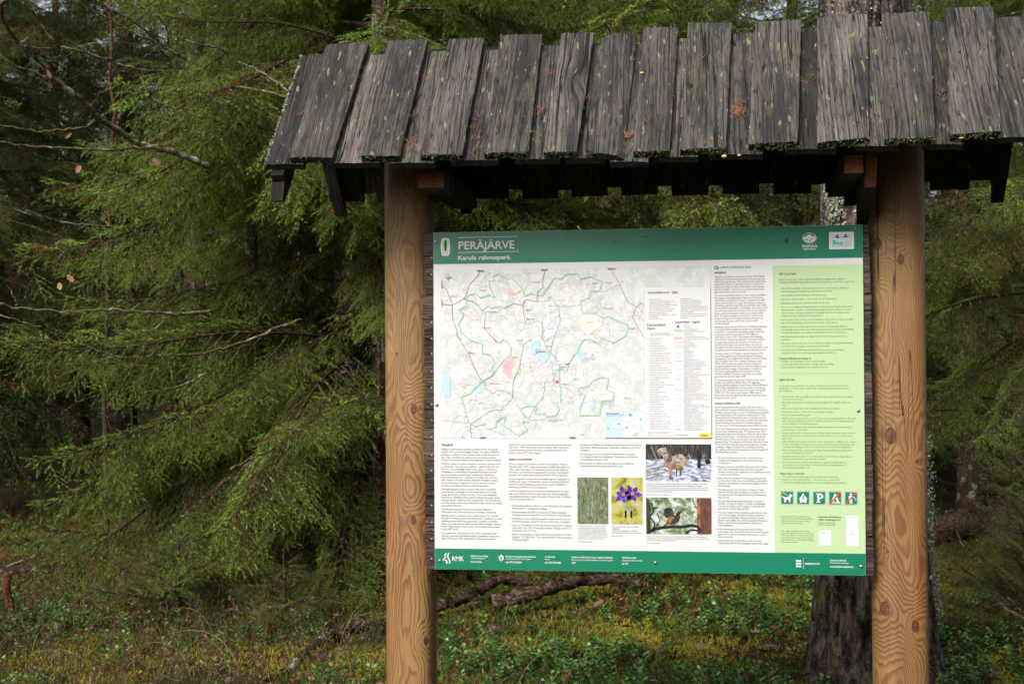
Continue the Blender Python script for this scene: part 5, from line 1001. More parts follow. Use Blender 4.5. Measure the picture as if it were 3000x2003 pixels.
low_b = [make_bough(300+i, k=4, nl=0.032, wd=0.012, step=0.15, dens=0.7) for i in range(3)]
print('bough tris', len(near_b[0][0]), len(near_b[0][2]), len(mid_b[0][0]), len(low_b[0][0]))

def spruce_crown(base, H, z0, z1, L0, per, dz, seed, near, cull=True, mat='spruce_near', tip=1.0, tint_shift=0.0):
    """triangles of every bough of one spruce (crown coordinates relative to base)"""
    r = random.Random(seed); Ts, tts, Ws = [], [], []; base = np.array(base, float); z = z0
    while z < z1:
        Lz = L0*max(0.06, (1-z/H))**0.85
        for j in range(per):
            a = r.uniform(0, 2*math.pi); Lb = Lz*r.uniform(.65, 1.1); el = -0.08+0.5*(z/H)+r.gauss(0, .19)
            if mat == 'spruce_near' and L0 > 3 and z < 1.35 and math.cos(a) > 0.15: continue
            tipp = base+np.array([math.cos(a)*Lb*.9, math.sin(a)*Lb*.9, z+Lb*.8*el]); midp = base+np.array([math.cos(a)*Lb*.5, math.sin(a)*Lb*.5, z+Lb*.4*el])
            dist = np.linalg.norm(midp-CAM); vis = in_view(tipp) or in_view(midp)
            if not vis and z < 5.5 and cull and r.random() < 0.35: continue
            lib = (near if vis else low_b)
            T, tt, Wd = lib[r.randrange(len(lib))]; sc = Lb/2.4
            Mx = (rot_to(a, el, r.gauss(0, .38))*sc).astype(np.float32); o = np.array([0, 0, z+r.uniform(-dz/2, dz/2)], np.float32)
            Ts.append(T@Mx.T+o); tts.append(tt+r.gauss(tint_shift, .10)); Ws.append(Wd@Mx.T+o)
        z += dz
    T = np.concatenate(Ts); Wd = np.concatenate(Ws); tt = np.concatenate(tts)
    me = tri_mesh('crown', np.concatenate([T, Wd]), [M[mat], M['twig']], np.concatenate([tt, np.zeros(len(Wd), np.float32)]), np.concatenate([np.zeros(len(T)), np.ones(len(Wd))]))
    return me, len(T)
def tree(name, base, label, cat, crown_me, trunk_args, bark, group=None, seed=0):
    t = empty(name, base); tag(t, label, cat, group)
    pts, rad = taper_trunk(*trunk_args, seed=seed); v, f = tube(pts, rad, 14, 0.12); mesh('trunk', v, f, bark, smooth=True, parent=t)
    if crown_me is not None: link('crown', crown_me, t)
    return t
# ---- the big spruce that fills the middle of the picture
S1 = (-1.35, 4.9, gh(-1.35, 4.9))
me, n = spruce_crown(S1, 15, 0.40, 6.2, 3.1, 7, 0.20, 11, near_b, tint_shift=0.06); print('S1', n)
t1 = tree('spruce_tree', S1, 'large spruce with drooping olive green boughs directly behind the left wooden post', 'tree', me, (15, 0.075), M['bark_spruce'], seed=1)
# ---- other near spruces
for i, (px, Y, H, L0, zz0, sd, lab) in enumerate(((1760, 5.7, 14, 2.9, 0.9, 21, 'spruce filling the gap between the roof and the panel, right of the large spruce'),
        (3060, 4.6, 12, 2.1, 0.9, 31, 'spruce with bright shoots at the right edge beyond the right wooden post'),
        (-120, 8.2, 13, 2.5, 1.6, 41, 'spruce at the far left edge with high boughs'))):
    p = on_y(px, 1500, Y); b = (float(p[0]), Y, gh(float(p[0]), Y))
    me, n = spruce_crown(b, H, zz0, 6.5, L0, 5, 0.27, sd, mid_b if i else mid_b, mat='spruce_far' if i == 2 else 'spruce_near', tint_shift=0.06); print('S', i, n)
    tree('spruce_tree', b, lab, 'tree', me, (H, 0.11), M['bark_spruce'], seed=sd)
# ---- forest behind: a few full trees, copied
variants = []
for i in range(4):
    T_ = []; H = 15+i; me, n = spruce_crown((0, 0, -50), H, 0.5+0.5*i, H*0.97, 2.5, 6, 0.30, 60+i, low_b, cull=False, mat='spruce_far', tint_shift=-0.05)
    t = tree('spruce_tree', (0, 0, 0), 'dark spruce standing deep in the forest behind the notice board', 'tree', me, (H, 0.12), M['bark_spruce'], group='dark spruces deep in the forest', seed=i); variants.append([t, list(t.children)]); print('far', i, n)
rf = random.Random(17); spots = []
for row, (Y, dx, jit) in enumerate(((9.3, 1.9, .5), (12.0, 1.7, .6), (15.0, 1.8, .7), (19, 1.9, .9), (24, 2.0, 1.0), (31, 2.2, 1.0))):
    hw = 0.40*(Y+5)+2.0; cx = 0.98-0.14*(Y+5); x = cx-hw+rf.uniform(0, 1)
    while x < cx+hw+0.16*(Y+5): spots.append((x+rf.gauss(0, jit*.6), Y+rf.gauss(0, jit))); x += dx*rf.uniform(.8, 1.2)
for k, (x, y) in enumerate(spots):
    if row == 0 and abs(x+1.35) < 1.2: continue
    v = variants[k % 4]
    if k < 4: t, ch = v
    else:
        t = v[0].copy(); COL.objects.link(t)
        for c_ in v[1]: d = c_.copy(); COL.objects.link(d); d.parent = t
    t.location = (x, y, gh(x, y)); t.rotation_euler = (0, 0, rf.uniform(0, 6.28)); s_ = rf.uniform(.85, 1.2); t.scale = (s_, s_, s_)
print('forest trees', len(spots))
# ================================================================== PINE
def make_pine():
    Y = 2.42; bx = float(on_y(2560, 1900, Y)[0]); base = (bx, Y, gh(bx, Y)-0.05)
    t = empty('pine_tree', base); tag(t, 'thick pine trunk with furrowed dark bark and pale lichen behind the right wooden post', 'tree')
    V, Fc = [], []; seg = 150; nz = 420; H = 7.0
    for j in range(nz+1):
        z = -0.15+(H+0.15)*(j/nz)**1.15
        r0 = 0.245-0.0065*z+0.10*math.exp(-max(z, 0)*3.4)+0.030*math.exp(-max(z-0.4, 0)*1.2)
        cx = -0.004*z; 
        for k in range(seg):
            a = 2*math.pi*k/seg; c, s = math.cos(a), math.sin(a)
            n1 = noise.noise(Vector((c*5.5, s*5.5, z*1.5))); n2 = noise.noise(Vector((c*14, s*14, z*4.2+7))); n3 = noise.noise(Vector((c*32, s*32, z*16)))
            fur = abs(noise.noise(Vector((c*8.5, s*8.5, z*1.9+3))))
            root = 0.035*math.exp(-max(z, 0)*4)*max(0, math.sin(a*3+1))
            r = r0*(1+0.03*noise.noise(Vector((c*1.5, s*1.5, z*.6))))+0.010*n1+0.008*n2+0.004*n3-0.036*math.exp(-(fur/0.10)**2)+root
            V.append((cx+r*c, r*s, z))
    for j in range(nz):
        for k in range(seg):
            k2 = (k+1) % seg; Fc.append((j*seg+k, j*seg+k2, (j+1)*seg+k2, (j+1)*seg+k))
    q = NB('pine_bark', 0.9, 0.12); o_ = q.co(); S = q.sep(o_)
    v1 = q.vm('MULTIPLY', o_, (1, 1, .32)); n1 = q.noise(v1, 19, 6, 0.70); n2 = q.noise(o_, 7.0, 4, 0.7); n3 = q.noise(o_, 70.0, 4, 0.75)
    c = q.ramp(n1, (0.38, (0.009, 0.007, 0.007, 1)), (0.48, (0.055, 0.038, 0.035, 1)), (0.60, (0.20, 0.15, 0.14, 1)))
    c = q.mix(q.step(n2, 0.55, 0.7), c, q.mix(1.0, c, (1.0, 0.62, 0.5, 1), 'MULTIPLY'))
    up = q.step(S[2], 1.0, 2.4)
    lf = q.math('ADD', n3, q.math('MULTIPLY', up, 0.045)); lf = q.math('ADD', lf, q.math('MULTIPLY', q.math('SUBTRACT', n2, 0.5), 0.25))
    c = q.mix(q.step(lf, 0.60, 0.66), c, (0.21, 0.22, 0.19, 1))
    lowm = q.math('SUBTRACT', 1.0, q.step(S[2], 0.3, 1.2))
    mf = q.math('ADD', q.noise(q.vm('MULTIPLY', o_, (1, 1, .3)), 16.0, 5, 0.7), q.math('MULTIPLY', lowm, 0.05))
    c = q.mix(q.math('MULTIPLY', q.step(mf, 0.60, 0.68), q.math('ADD', 0.25, q.math('MULTIPLY', lowm, .7))), c, (0.12, 0.15, 0.025, 1))
    q.color(c).bump(q.math('ADD', n1, q.math('MULTIPLY', n3, .4)), 1.0, 0.03)
    mesh('trunk', V, Fc, q.m, smooth=True, parent=t)
    # leafy lichen: crumpled flakes standing off the bark
    C, N, Sz = [], [], []; r = random.Random(4)
    def patch(px, py, w_, h_, n, off=0.0):
        p = on_y(px, py, Y); a0 = math.asin(max(-1, min(1, (float(p[0])-bx)/0.27)))
        for _ in range(n):
            z = float(p[2])+r.gauss(0, h_)-base[2]; rr = 0.250-0.0065*z+0.10*math.exp(-max(z, 0)*3.4)+0.030*math.exp(-max(z-.4, 0)*1.2)
            a = a0+r.gauss(0, w_); d = (math.sin(a), -math.cos(a)); k = rr+abs(r.gauss(0, .018))+off
            C.append((d[0]*k, d[1]*k, z)); N.append((d[0]+r.gauss(0, .5), d[1]+r.gauss(0, .5), r.gauss(0, .6))); Sz.append(r.uniform(.004, .011))
    patch(2428, 590, .07, .05, 700, .012); patch(2440, 640, .12, .07, 120); patch(2425, 30, .15, .08, 60)
    for yy in range(1290, 1830, 18): patch(2738+(yy-1290)*.03, yy, .16, .03, 60)
    for yy in range(0, 560, 40): patch(2470+r.uniform(-40, 160), yy, .3, .05, 4)
    for yy in range(1700, 2000, 30): pass
    C = np.array(C); N = unit(np.array(N)); Sz = np.array(Sz)[:, None]; A = unit(np.cross(N, rng.normal(size=N.shape))); B = np.cross(N, A)
    T = []
    for i in range(4):
        t0, t1 = i*1.57, (i+1)*1.57; T.append(np.stack([C, C+(A*math.cos(t0)+B*math.sin(t0))*Sz+N*Sz*.5*rng.random((len(C), 1)), C+(A*math.cos(t1)+B*math.sin(t1))*Sz*.8+N*Sz*.4*rng.random((len(C), 1))], 1))
    T = np.concatenate(T); me = tri_mesh('lichen', T, M['lichen'], rng.random(len(T))); link('lichen', me, t)
q = NB('pale_leafy_lichen', 0.9, 0.1); t_ = q.attr('tint'); q.color(q.ramp(t_, (0.0, (0.12, 0.14, 0.09, 1)), (0.6, (0.25, 0.28, 0.19, 1)), (1.0, (0.42, 0.45, 0.34, 1)))); M['lichen'] = q.m
make_pine()

# ================================================================== OTHER TRUNKS AND BARE BRANCHES
def px_path(cr, pts, Y0, Y1):
    ox, oy, s = cr; n = len(pts)-1; out = []
    for i, (x, y) in enumerate(pts): p = on_y(ox+x*s, oy+y*s, Y0+(Y1-Y0)*i/n); out.append(Vector(p))
    return out
def smooth_path(P, k=4, jit=0.004, seed=0):
    out = []; r = random.Random(seed); n = len(P)
    for i in range(n-1):
        p0, p1, p2, p3 = P[max(i-1, 0)], P[i], P[i+1], P[min(i+2, n-1)]
        for j in range(k):
            t = j/k; out.append(0.5*((2*p1)+(p2-p0)*t+(2*p0-5*p1+4*p2-p3)*t*t+(3*p1-p0-3*p2+p3)*t**3)+Vector((r.gauss(0, jit), r.gauss(0, jit), r.gauss(0, jit))))
    out.append(P[-1]); return out
X3 = (0, 0, .4464); X4 = (0, 700, .4896)
BR = [  # (crop, points, depth at the first and last point, radius first, last)
 (X3, [(1370, 1090), (1250, 1040), (1150, 1000), (1010, 970), (900, 940), (800, 870), (700, 810), (620, 750), (540, 660), (440, 590), (330, 500), (210, 400), (130, 290), (60, 200), (15, 100), (20, 0)], 2.69, 1.25, 0.0176, 0.0101),
 (X3, [(1000, 965), (870, 975), (700, 985), (430, 970), (200, 960), (0, 935), (-60, 930)], 2.35, 1.59, 0.0084, 0.0050),
 (X3, [(610, 790), (560, 835), (420, 845), (270, 860), (150, 845), (0, 820)], 2.01, 1.68, 0.0059, 0.0034),
 (X3, [(350, 318), (250, 315), (130, 290), (0, 245)], 1.84, 1.50, 0.0042, 0.0034), (X3, [(370, 545), (200, 460), (90, 430), (0, 380)], 1.84, 1.59, 0.0059, 0.0034),
 (X3, [(1040, 465), (950, 460), (800, 430), (700, 390), (560, 350), (420, 315), (370, 290), (230, 110), (150, 20)], 2.78, 1.93, 0.0050, 0.0076),
 (X3, [(1220, 385), (1130, 340), (1000, 270), (850, 200), (700, 120), (600, 70), (480, 0)], 2.78, 2.10, 0.0067, 0.0042),
 (X3, [(1110, 400), (1060, 330), (990, 230), (900, 160), (770, 80), (640, 0)], 2.61, 2.10, 0.0084, 0.0059), (X3, [(1100, 290), (1100, 210), (1070, 150), (1000, 80), (870, 0)], 2.35, 2.10, 0.0050, 0.0034),
 (X3, [(1500, 350), (1420, 310), (1300, 290), (1200, 260), (1100, 240)], 2.95, 2.61, 0.0067, 0.0034), (X3, [(1890, 590), (1800, 530), (1690, 460), (1560, 400)], 2.10, 2.35, 0.0067, 0.0034), (X3, [(1890, 640), (1750, 600), (1540, 570)], 2.27, 2.44, 0.0076, 0.0034),
 (X3, [(200, 1310), (100, 1250), (0, 1180)], 2.10, 1.76, 0.0067, 0.0050), (X3, [(720, 1490), (560, 1475), (400, 1455), (280, 1420), (170, 1380)], 2.35, 1.93, 0.0059, 0.0025), (X3, [(280, 1430), (130, 1390), (0, 1310)], 2.10, 1.84, 0.0042, 0.0034),
 (X3, [(205, 400), (215, 300), (180, 200)], 1.76, 1.59, 0.0025, 0.0013), (X3, [(370, 480), (440, 380), (520, 300)], 1.84, 1.76, 0.0025, 0.0013), (X3, [(600, 690), (660, 620), (720, 540)], 1.93, 1.84, 0.0029, 0.0013), (X3, [(480, 320), (600, 290), (720, 260)], 2.10, 2.01, 0.0025, 0.0013),
 (X3, [(140, 290), (190, 230), (210, 190)], 1.59, 1.50, 0.0025, 0.0010), (X3, [(310, 410), (390, 370), (400, 310)], 1.76, 1.68, 0.0025, 0.0010),
 (X4, [(1270, 430), (1180, 440), (1050, 450), (960, 440), (880, 436), (700, 425), (560, 430), (430, 438), (300, 428), (100, 410), (0, 388)], 2.35, 1.68, 0.0092, 0.0050),
 (X4, [(560, 440), (490, 490), (400, 515)], 2.01, 1.76, 0.0034, 0.0017), (X4, [(975, 455), (970, 500), (900, 545), (830, 550), (780, 510), (770, 450)], 2.10, 1.93, 0.0025, 0.0017), (X4, [(260, 535), (150, 500), (0, 455)], 1.93, 1.76, 0.0034, 0.0025), (X4, [(100, 405), (80, 340), (30, 260), (0, 230)], 1.76, 1.59, 0.0042, 0.0025), (X4, [(250, 525), (100, 515), (0, 517)], 1.84, 1.68, 0.0025, 0.0017),
 (X4, [(660, 605), (750, 560), (830, 550)], 2.01, 2.01, 0.0025, 0.0017), (X4, [(1800, 480), (1620, 550), (1430, 625), (1280, 670), (1160, 690), (950, 695)], 2.44, 1.50, 0.0084, 0.0042), (X4, [(860, 710), (700, 700), (520, 640)], 1.50, 1.33, 0.0034, 0.0017),
 (X4, [(860, 920), (960, 905), (1060, 880), (1150, 850), (1230, 800)], 1.68, 2.10, 0.0034, 0.0059), (X4, [(1380, 1375), (1450, 1340), (1540, 1300), (1640, 1250)], 1.93, 2.35, 0.0076, 0.0050),
]
bt = empty('bare_tree', tuple(float(v) for v in (on_y(740, 1500, 4.9)[0], 4.9, 0)))
tag(bt, 'leafless tree with long crooked mossy branches reaching across the upper left', 'tree')
off = Vector(bt.location); P = []
for i, (cr, pts, y0, y1, r0, r1) in enumerate(BR):
    sp = [p-off for p in smooth_path(px_path(cr, pts, y0, y1), 5, .003, i)]; n = len(sp); rr = [(r0+(r1-r0)*k/(n-1))*(1+.18*math.sin(k*1.9+i)) for k in range(n)]; P.append((sp, rr))
for b_ in P: tubes_mesh('branch', [b_], M['bark_branch'], bt, 7, 0.35)
M['bark_mott'] = bark_mat('mottled_thin_bark', (0.02, 0.016, 0.012, 1), (0.08, 0.065, 0.05, 1), (0.20, 0.21, 0.17, 1), 0.15)
tp = [Vector((0.05*math.sin(z*1.3), 0, z)) for z in np.linspace(-.1, 7, 20)]; v, f = tube(tp, [0.055-0.005*z for z in range(20) for z in [z*.35]], 12, .15); mesh('trunk', v, f, M['bark_branch'], smooth=True, parent=bt)
# clinging dry oak leaves
def leaf_tris(c, d, up, L, w):
    pr = [(-.02, 0), (.12, .10), (.25, .36), (.36, .22), (.52, .5), (.63, .27), (.80, .38), (1.0, 0)]; out = []
    s = d.cross(up).normalized()
    for sg in (1, -1):
        for a, b in zip(pr[:-1], pr[1:]):
            out.append((c+d*L*a[0], c+d*L*a[0]+s*sg*w*a[1]+up*.12*L*a[1], c+d*L*b[0]+s*sg*w*b[1]+up*.12*L*b[1])); out.append((c+d*L*a[0], c+d*L*b[0]+s*sg*w*b[1]+up*.12*L*b[1], c+d*L*b[0]))
    return out
q = NB('dry_oak_leaf', 0.7, 0.2); q.color(q.ramp(q.noise(q.co(), 12, 3), (0.35, (0.10, 0.045, 0.025, 1)), (0.65, (0.26, 0.14, 0.09, 1)))); M['dryleaf'] = q.m
rl = random.Random(8); T = []
for cr, x, y in ((X3, 160, 430), (X3, 305, 455), (X3, 308, 540), (X3, 535, 1090), (X3, 1000, 1040), (X3, 470, 870), (X4, 400, 210), (X4, 350, 260), (X4, 890, 135)):
    p = Vector(on_y(cr[0]+x*cr[2], cr[1]+y*cr[2], 1.7))-off; d = Vector((rl.gauss(0, .6), rl.gauss(0, .4), -.7)).normalized(); T += leaf_tris(p, d, Vector((rl.gauss(0, .4), -1, rl.gauss(0, .4))).normalized(), rl.uniform(.04, .07), rl.uniform(.02, .045))
link('dry_leaves', tri_mesh('dry_leaves', np.array([[tuple(v) for v in t] for t in T]), M['dryleaf']), bt)

def slim(name, label, path, r0, r1, bark, twigs=14, seed=0):
    """slender trunk from a list of photograph points at fixed depth, continued down to the ground"""
    pts = smooth_path([Vector(p) for p in path], 4, .004, seed); b = Vector((pts[-1].x, pts[-1].y, gh(pts[-1].x, pts[-1].y)-.05))
    if pts[-1].z > b.z+.1: pts += [pts[-1].lerp(b, k/5) for k in range(1, 6)]
    top = pts[0]+(pts[0]-pts[3])*3; pts = [top]+pts; n = len(pts); t = empty(name, tuple(b)); tag(t, label, 'tree')
    L = [(p-b) for p in pts]; tubes_mesh('trunk', [(L, [r0+(r1-r0)*k/(n-1) for k in range(n)])], bark, t, 12, .18); r = random.Random(seed); P = []
    for k in range(twigs):
        i = r.randrange(2, n-4); c_ = L[i]; a = r.uniform(0, 6.28); ln = r.uniform(.25, .8); pp = [c_]
        d = Vector((math.cos(a), math.sin(a), r.uniform(-.1, .4)))
        for _ in range(5): d = (d+Vector((r.gauss(0, .2), r.gauss(0, .2), -.10))).normalized(); pp.append(pp[-1]+d*ln/5)
        P.append((pp, [.005-.0008*q_ for q_ in range(6)]))
    for b_ in P: tubes_mesh('dead_twig', [b_], M['twig'], t, 4, .2)
    return t
S_ = lambda L, Y: [on_y(x, y, Y) for x, y in L]
slim('young_tree', 'slender reddish brown stem standing upright at the upper left', S_([(316, -40), (330, 120), (322, 230), (335, 330), (326, 500), (318, 600), (325, 700), (316, 830), (313, 900)], 5.6), .009, .017, M['bark_red'], 16, 2)
slim('young_tree', 'thin stem with pale blotched lichen bark at mid left', S_([(316, 840), (315, 900), (314, 960), (308, 1120), (306, 1250), (312, 1420)], 5.4), .015, .021, M['bark_mott'], 10, 5)
slim('birch_tree', 'pale barked birch trunk high behind the left end of the roof', S_([(858, -30), (862, 40), (860, 130), (868, 300), (866, 600), (880, 1000)], 8.2), .038, .05, M['bark_birch'], 8, 7)
slim('young_tree', 'grey lichen covered trunk rising behind the roof ridge', S_([(1306, -30), (1300, 50), (1305, 110), (1308, 400), (1310, 900)], 7.0), .058, .07, M['bark_grey'], 10, 9)
slim('young_tree', 'very thin dark stem crossing the roof ridge near the left', S_([(1128, -30), (1124, 60), (1118, 150), (1115, 500), (1110, 900)], 4.2), .009, .014, M['twig'], 6, 12)

# ================================================================== LOGS, STUMP, SHRUBS
LOGS = []
def log(name, label, cat, pts, r0, r1, bark, seed=0, seg=14):
    LOGS.extend((a_, b_) for a_, b_ in zip(pts[:-1], pts[1:]))
    P_ = smooth_path([Vector(p) for p in pts], 6, .004, seed); n = len(P_); c0 = P_[0].copy(); c0.z = gh(c0.x, c0.y)
    rad = [(r0+(r1-r0)*k/(n-1))*(1+.15*noise.noise(Vector((k*.5, seed, 0)))) for k in range(n)]
    v, f = tube([p-c0 for p in P_], rad, seg, .5); o = mesh(name, v, f, bark, smooth=True); o.location = c0; tag(o, label, cat); return o
def gp(px, py, up=0.03):
    p = on_z(px, py, 0.0); return (float(p[0]), float(p[1]), gh(float(p[0]), float(p[1]))+up)
q = NB('rotten_log_wood', 0.9, 0.15); o_ = q.co(); n1 = q.noise(q.vm('MULTIPLY', o_, (1, 2.2, 2.2)), 26, 6, .7); n2 = q.noise(o_, 6, 3)
c = q.ramp(n1, (0.35, (0.014, 0.008, 0.005, 1)), (0.5, (0.075, 0.045, 0.03, 1)), (0.66, (0.30, 0.22, 0.165, 1))); q.color(q.mix(q.step(n2, .52, .6), c, q.mix(1.0, c, (.35, .30, .25, 1), 'MULTIPLY'))).bump(n1, 1, .02); M['log'] = q.m
q = NB('lichen_log', 0.9, 0.15); o_ = q.co(); n1 = q.noise(o_, 22, 5, .7); n2 = q.noise(o_, 8, 3)
c = q.ramp(n1, (0.38, (0.012, 0.009, 0.006, 1)), (0.6, (0.055, 0.042, 0.032, 1))); q.color(q.mix(q.step(n2, .57, .64), c, (0.34, 0.35, 0.29, 1))).bump(n1, 1, .02); M['loglichen'] = q.m
log('fallen_log', 'weathered fallen log with pale split wood lying under the panel', 'log', [gp(1440, 1812, .12), gp(1530, 1804, .14), gp(1600, 1793, .15), gp(1690, 1770, .15), gp(1800, 1755, .12), gp(1880, 1750, .08)], .050, .030, M['log'], 1)
log('fallen_log', 'dark rotten log running to the left from behind the left wooden post', 'log', [gp(1130, 1850, .03), gp(1290, 1815, .09), gp(1400, 1778, .12), gp(1470, 1752, .13), gp(1560, 1742, .08)], .042, .032, M['log'], 2)
log('fallen_branch', 'lichen spotted fallen branch at lower left of the left wooden post', 'branch', [gp(830, 1990, .0), gp(870, 1965, .04), gp(930, 1928, .07), gp(1004, 1882, .06), gp(1130, 1845, .03)], .016, .034, M['loglichen'], 3)
log('fallen_log', 'thick dark log lying far off beyond the right wooden post', 'log', [(float(on_z(2700, 1612)[0]), 7.4, .15), (float(on_z(2800, 1590)[0]), 7.8, .17), (float(on_z(2900, 1560)[0]), 8.5, .2), (4.4, 9.6, .2)], .11, .10, M['log'], 4)
log('fallen_branch', 'thin dark branch lying on the moss at the far left', 'branch', [gp(-30, 1695, .05), gp(120, 1700, .08), gp(250, 1690, .1), gp(360, 1672, .12)], .028, .015, M['loglichen'], 5)
log('fallen_branch', 'thin grey stick rising from the moss at the far left', 'branch', [gp(20, 1680, .05), gp(120, 1655, .10), (float(on_z(200, 1610)[0])+.4, 5.0, .35)], .012, .006, M['bark_grey'], 6)
st = empty('broken_stump', gp(30, 1826, 0)); tag(st, 'small broken stump with orange peeling bark at the lower left edge', 'stump')
q = NB('orange_peeling_bark', 0.8, 0.2); n1 = q.noise(q.vm('MULTIPLY', q.co(), (1, 1, .5)), 30, 5, .7); q.color(q.ramp(n1, (0.38, (0.03, 0.012, 0.008, 1)), (0.5, (0.09, 0.032, 0.016, 1)), (0.66, (0.28, 0.11, 0.05, 1)))).bump(n1, 1, .02)
v, f = tube([(0, 0, -.05), (.005, 0, .05), (-.01, 0, .14), (-.03, 0, .22), (-.025, 0, .29), (-.03, 0, .31)], [.036, .03, .026, .024, .028, .012], 12, .5); mesh('stump_wood', v, f, q.m, smooth=True, parent=st)
# dead bare twiggy shrub right of the right post
X7 = (2350, 1550, .2889)
SB = [([(2400, 1010), (2250, 920), (2050, 780), (1970, 680), (1940, 580), (1900, 470), (1810, 330), (1730, 270), (1620, 150), (1560, 0)], .011, .004), ([(1620, 150), (1480, 80), (1330, 35)], .004, .002), ([(1810, 330), (1700, 370), (1620, 405), ], .004, .0015), ([(1970, 680), (1800, 670), (1560, 715), (1390, 800)], .005, .002), ([(1880, 690), (1790, 600), (1690, 460)], .004, .0015), ([(2050, 780), (1900, 700), (1700, 670)], .004, .0015)]
ds = empty('dead_shrub', gp(2960, 1860, 0)); tag(ds, 'dark leafless twiggy branch leaning at lower right beyond the right wooden post', 'shrub'); off = Vector(ds.location); P = []
for i, (pts, r0, r1) in enumerate(SB):
    sp = [p-off for p in smooth_path(px_path(X7, pts, 3.0, 3.6), 4, .003, 50+i)]; n = len(sp); P.append((sp, [r0+(r1-r0)*k/(n-1) for k in range(n)]))
P.append(([Vector((0.25, .1, -.05)), P[0][0][0]], [.012, .011])); [tubes_mesh('stem', [b_], M['bark_branch'], ds, 6, .3) for b_ in P]

# small conifers: saplings and the juniper at the right edge
M['juniper'] = foliage_mat('juniper_needles', (0.06, 0.085, 0.02, 1), (0.13, 0.175, 0.04, 1), (0.22, 0.27, 0.07, 1))
def sapling(name, label, base, h, L0, seed, mat, nwh=6, per=5, el0=.5, kd=12, cat='tree'):
    r = random.Random(seed); t = empty(name, base); tag(t, label, cat); Ts, tts, Ws = [], [], []
    lib = [make_bough(seed*7+i, L=.9, k=kd, step=.05, nl=.015, wd=.0026, droop=.45) for i in range(2)]
    for w_ in range(nwh):
        z = h*(0.06+0.86*w_/nwh)
        for j in range(per):
            Lb = L0*(1-.8*w_/nwh)*r.uniform(.7, 1.15); T, tt, Wd = lib[r.randrange(2)]; sc = Lb/.9
            # keep needle size: boughs are modelled close to their real length
            Mx = (rot_to(r.uniform(0, 6.28), el0+r.gauss(0, .15), r.gauss(0, .2))*sc).astype(np.float32); o = np.array([0, 0, z], np.float32); Ts.append(T@Mx.T+o); tts.append(tt+.12); Ws.append(Wd@Mx.T+o)
    T, Wd, tt = np.concatenate(Ts), np.concatenate(Ws), np.concatenate(tts)
    link('crown', tri_mesh('crown', np.concatenate([T, Wd]), [mat, M['twig']], np.concatenate([tt, np.zeros(len(Wd))]), np.concatenate([np.zeros(len(T)), np.ones(len(Wd))])), t)
    v, f = tube([(0, 0, -.05), (0.01, 0, h*.5), (0, 0, h)], [.014, .009, .003], 7); mesh('trunk', v, f, M['twig'], smooth=True, parent=t)
sapling('spruce_sapling', 'low young spruce growing from the heather at lower left', gp(520, 1830), .55, .6, 3, M['spruce_near'])
sapling('spruce_sapling', 'young spruce with spreading shoots left of the left wooden post, low down', gp(830, 1850), .45, .55, 4, M['spruce_near'], 5)
sapling('spruce_sapling', 'small bright young spruce right of centre between pine and post, near the ground', gp(2960, 1900), .35, .4, 6, M['spruce_near'], 4)
b = on_y(3010, 1900, 3.1); sapling('juniper_bush', 'pale green juniper bush at the right edge of the picture', (float(b[0]), 3.1, 0), 1.65, .5, 5, M['juniper'], 14, 6, .9, 12, 'bush')

# ================================================================== GROUND COVER (uncountable)
def scatter(n, ymin, ymax, fn=None, seed=1, pad=0.6):
    r = np.random.default_rng(seed); out = []
    while len(out) < n:
        u, v_ = r.random(), r.random(); y = ymin+(ymax-ymin)*v_**1.25; hw = 0.375*(y+5)+pad; cx = 0.98-0.14*(y+5); x = cx+(2*u-1)*hw
        if fn is None or r.random() < fn(x, y): out.append((x, y, gh(x, y)))
    return np.array(out)
def pn(x, y, s, o=0): return noise.noise(Vector((x*s+o, y*s-o, o)))
def simple_mat(name, *stops, rough=.7, spec=.2):
    q = NB(name, rough, spec); t = q.attr('tint'); q.color(q.ramp(t, *stops)); return q.m
# moss
mc = scatter(15000, 1.3, 10, lambda x, y: min(1, max(0.05, .55+1.3*pn(x, y, .9, 3))), 2); k = 18
C = np.repeat(mc, k, 0)+np.concatenate([rng.normal(size=(len(mc)*k, 2))*.028, rng.random((len(mc)*k, 1))*.018], 1); D = unit(rng.normal(size=C.shape)*[.6, .6, .25]+[0, 0, .8]); L_ = (.018+.02*rng.random((len(C), 1)))*(1+(C[:, 1:2]-2)*.05)
sd_ = unit(np.cross(D, rng.normal(size=C.shape)))*.0035*(1+(C[:, 1:2]-2)*.12); T = np.stack([C-sd_, C+sd_, C+D*L_], 1)
o = link('moss', tri_mesh('moss', T, simple_mat('yellow_green_moss', (0, (0.035, 0.055, 0.007, 1)), (.5, (0.11, 0.125, 0.012, 1)), (1, (0.24, 0.20, 0.018, 1))), np.clip(np.repeat(np.array([.5+1.4*pn(x, y, 1.1, 9) for x, y, z in mc]), k)+rng.normal(size=len(C))*.14, 0, 1))); tag(o, kind='stuff')
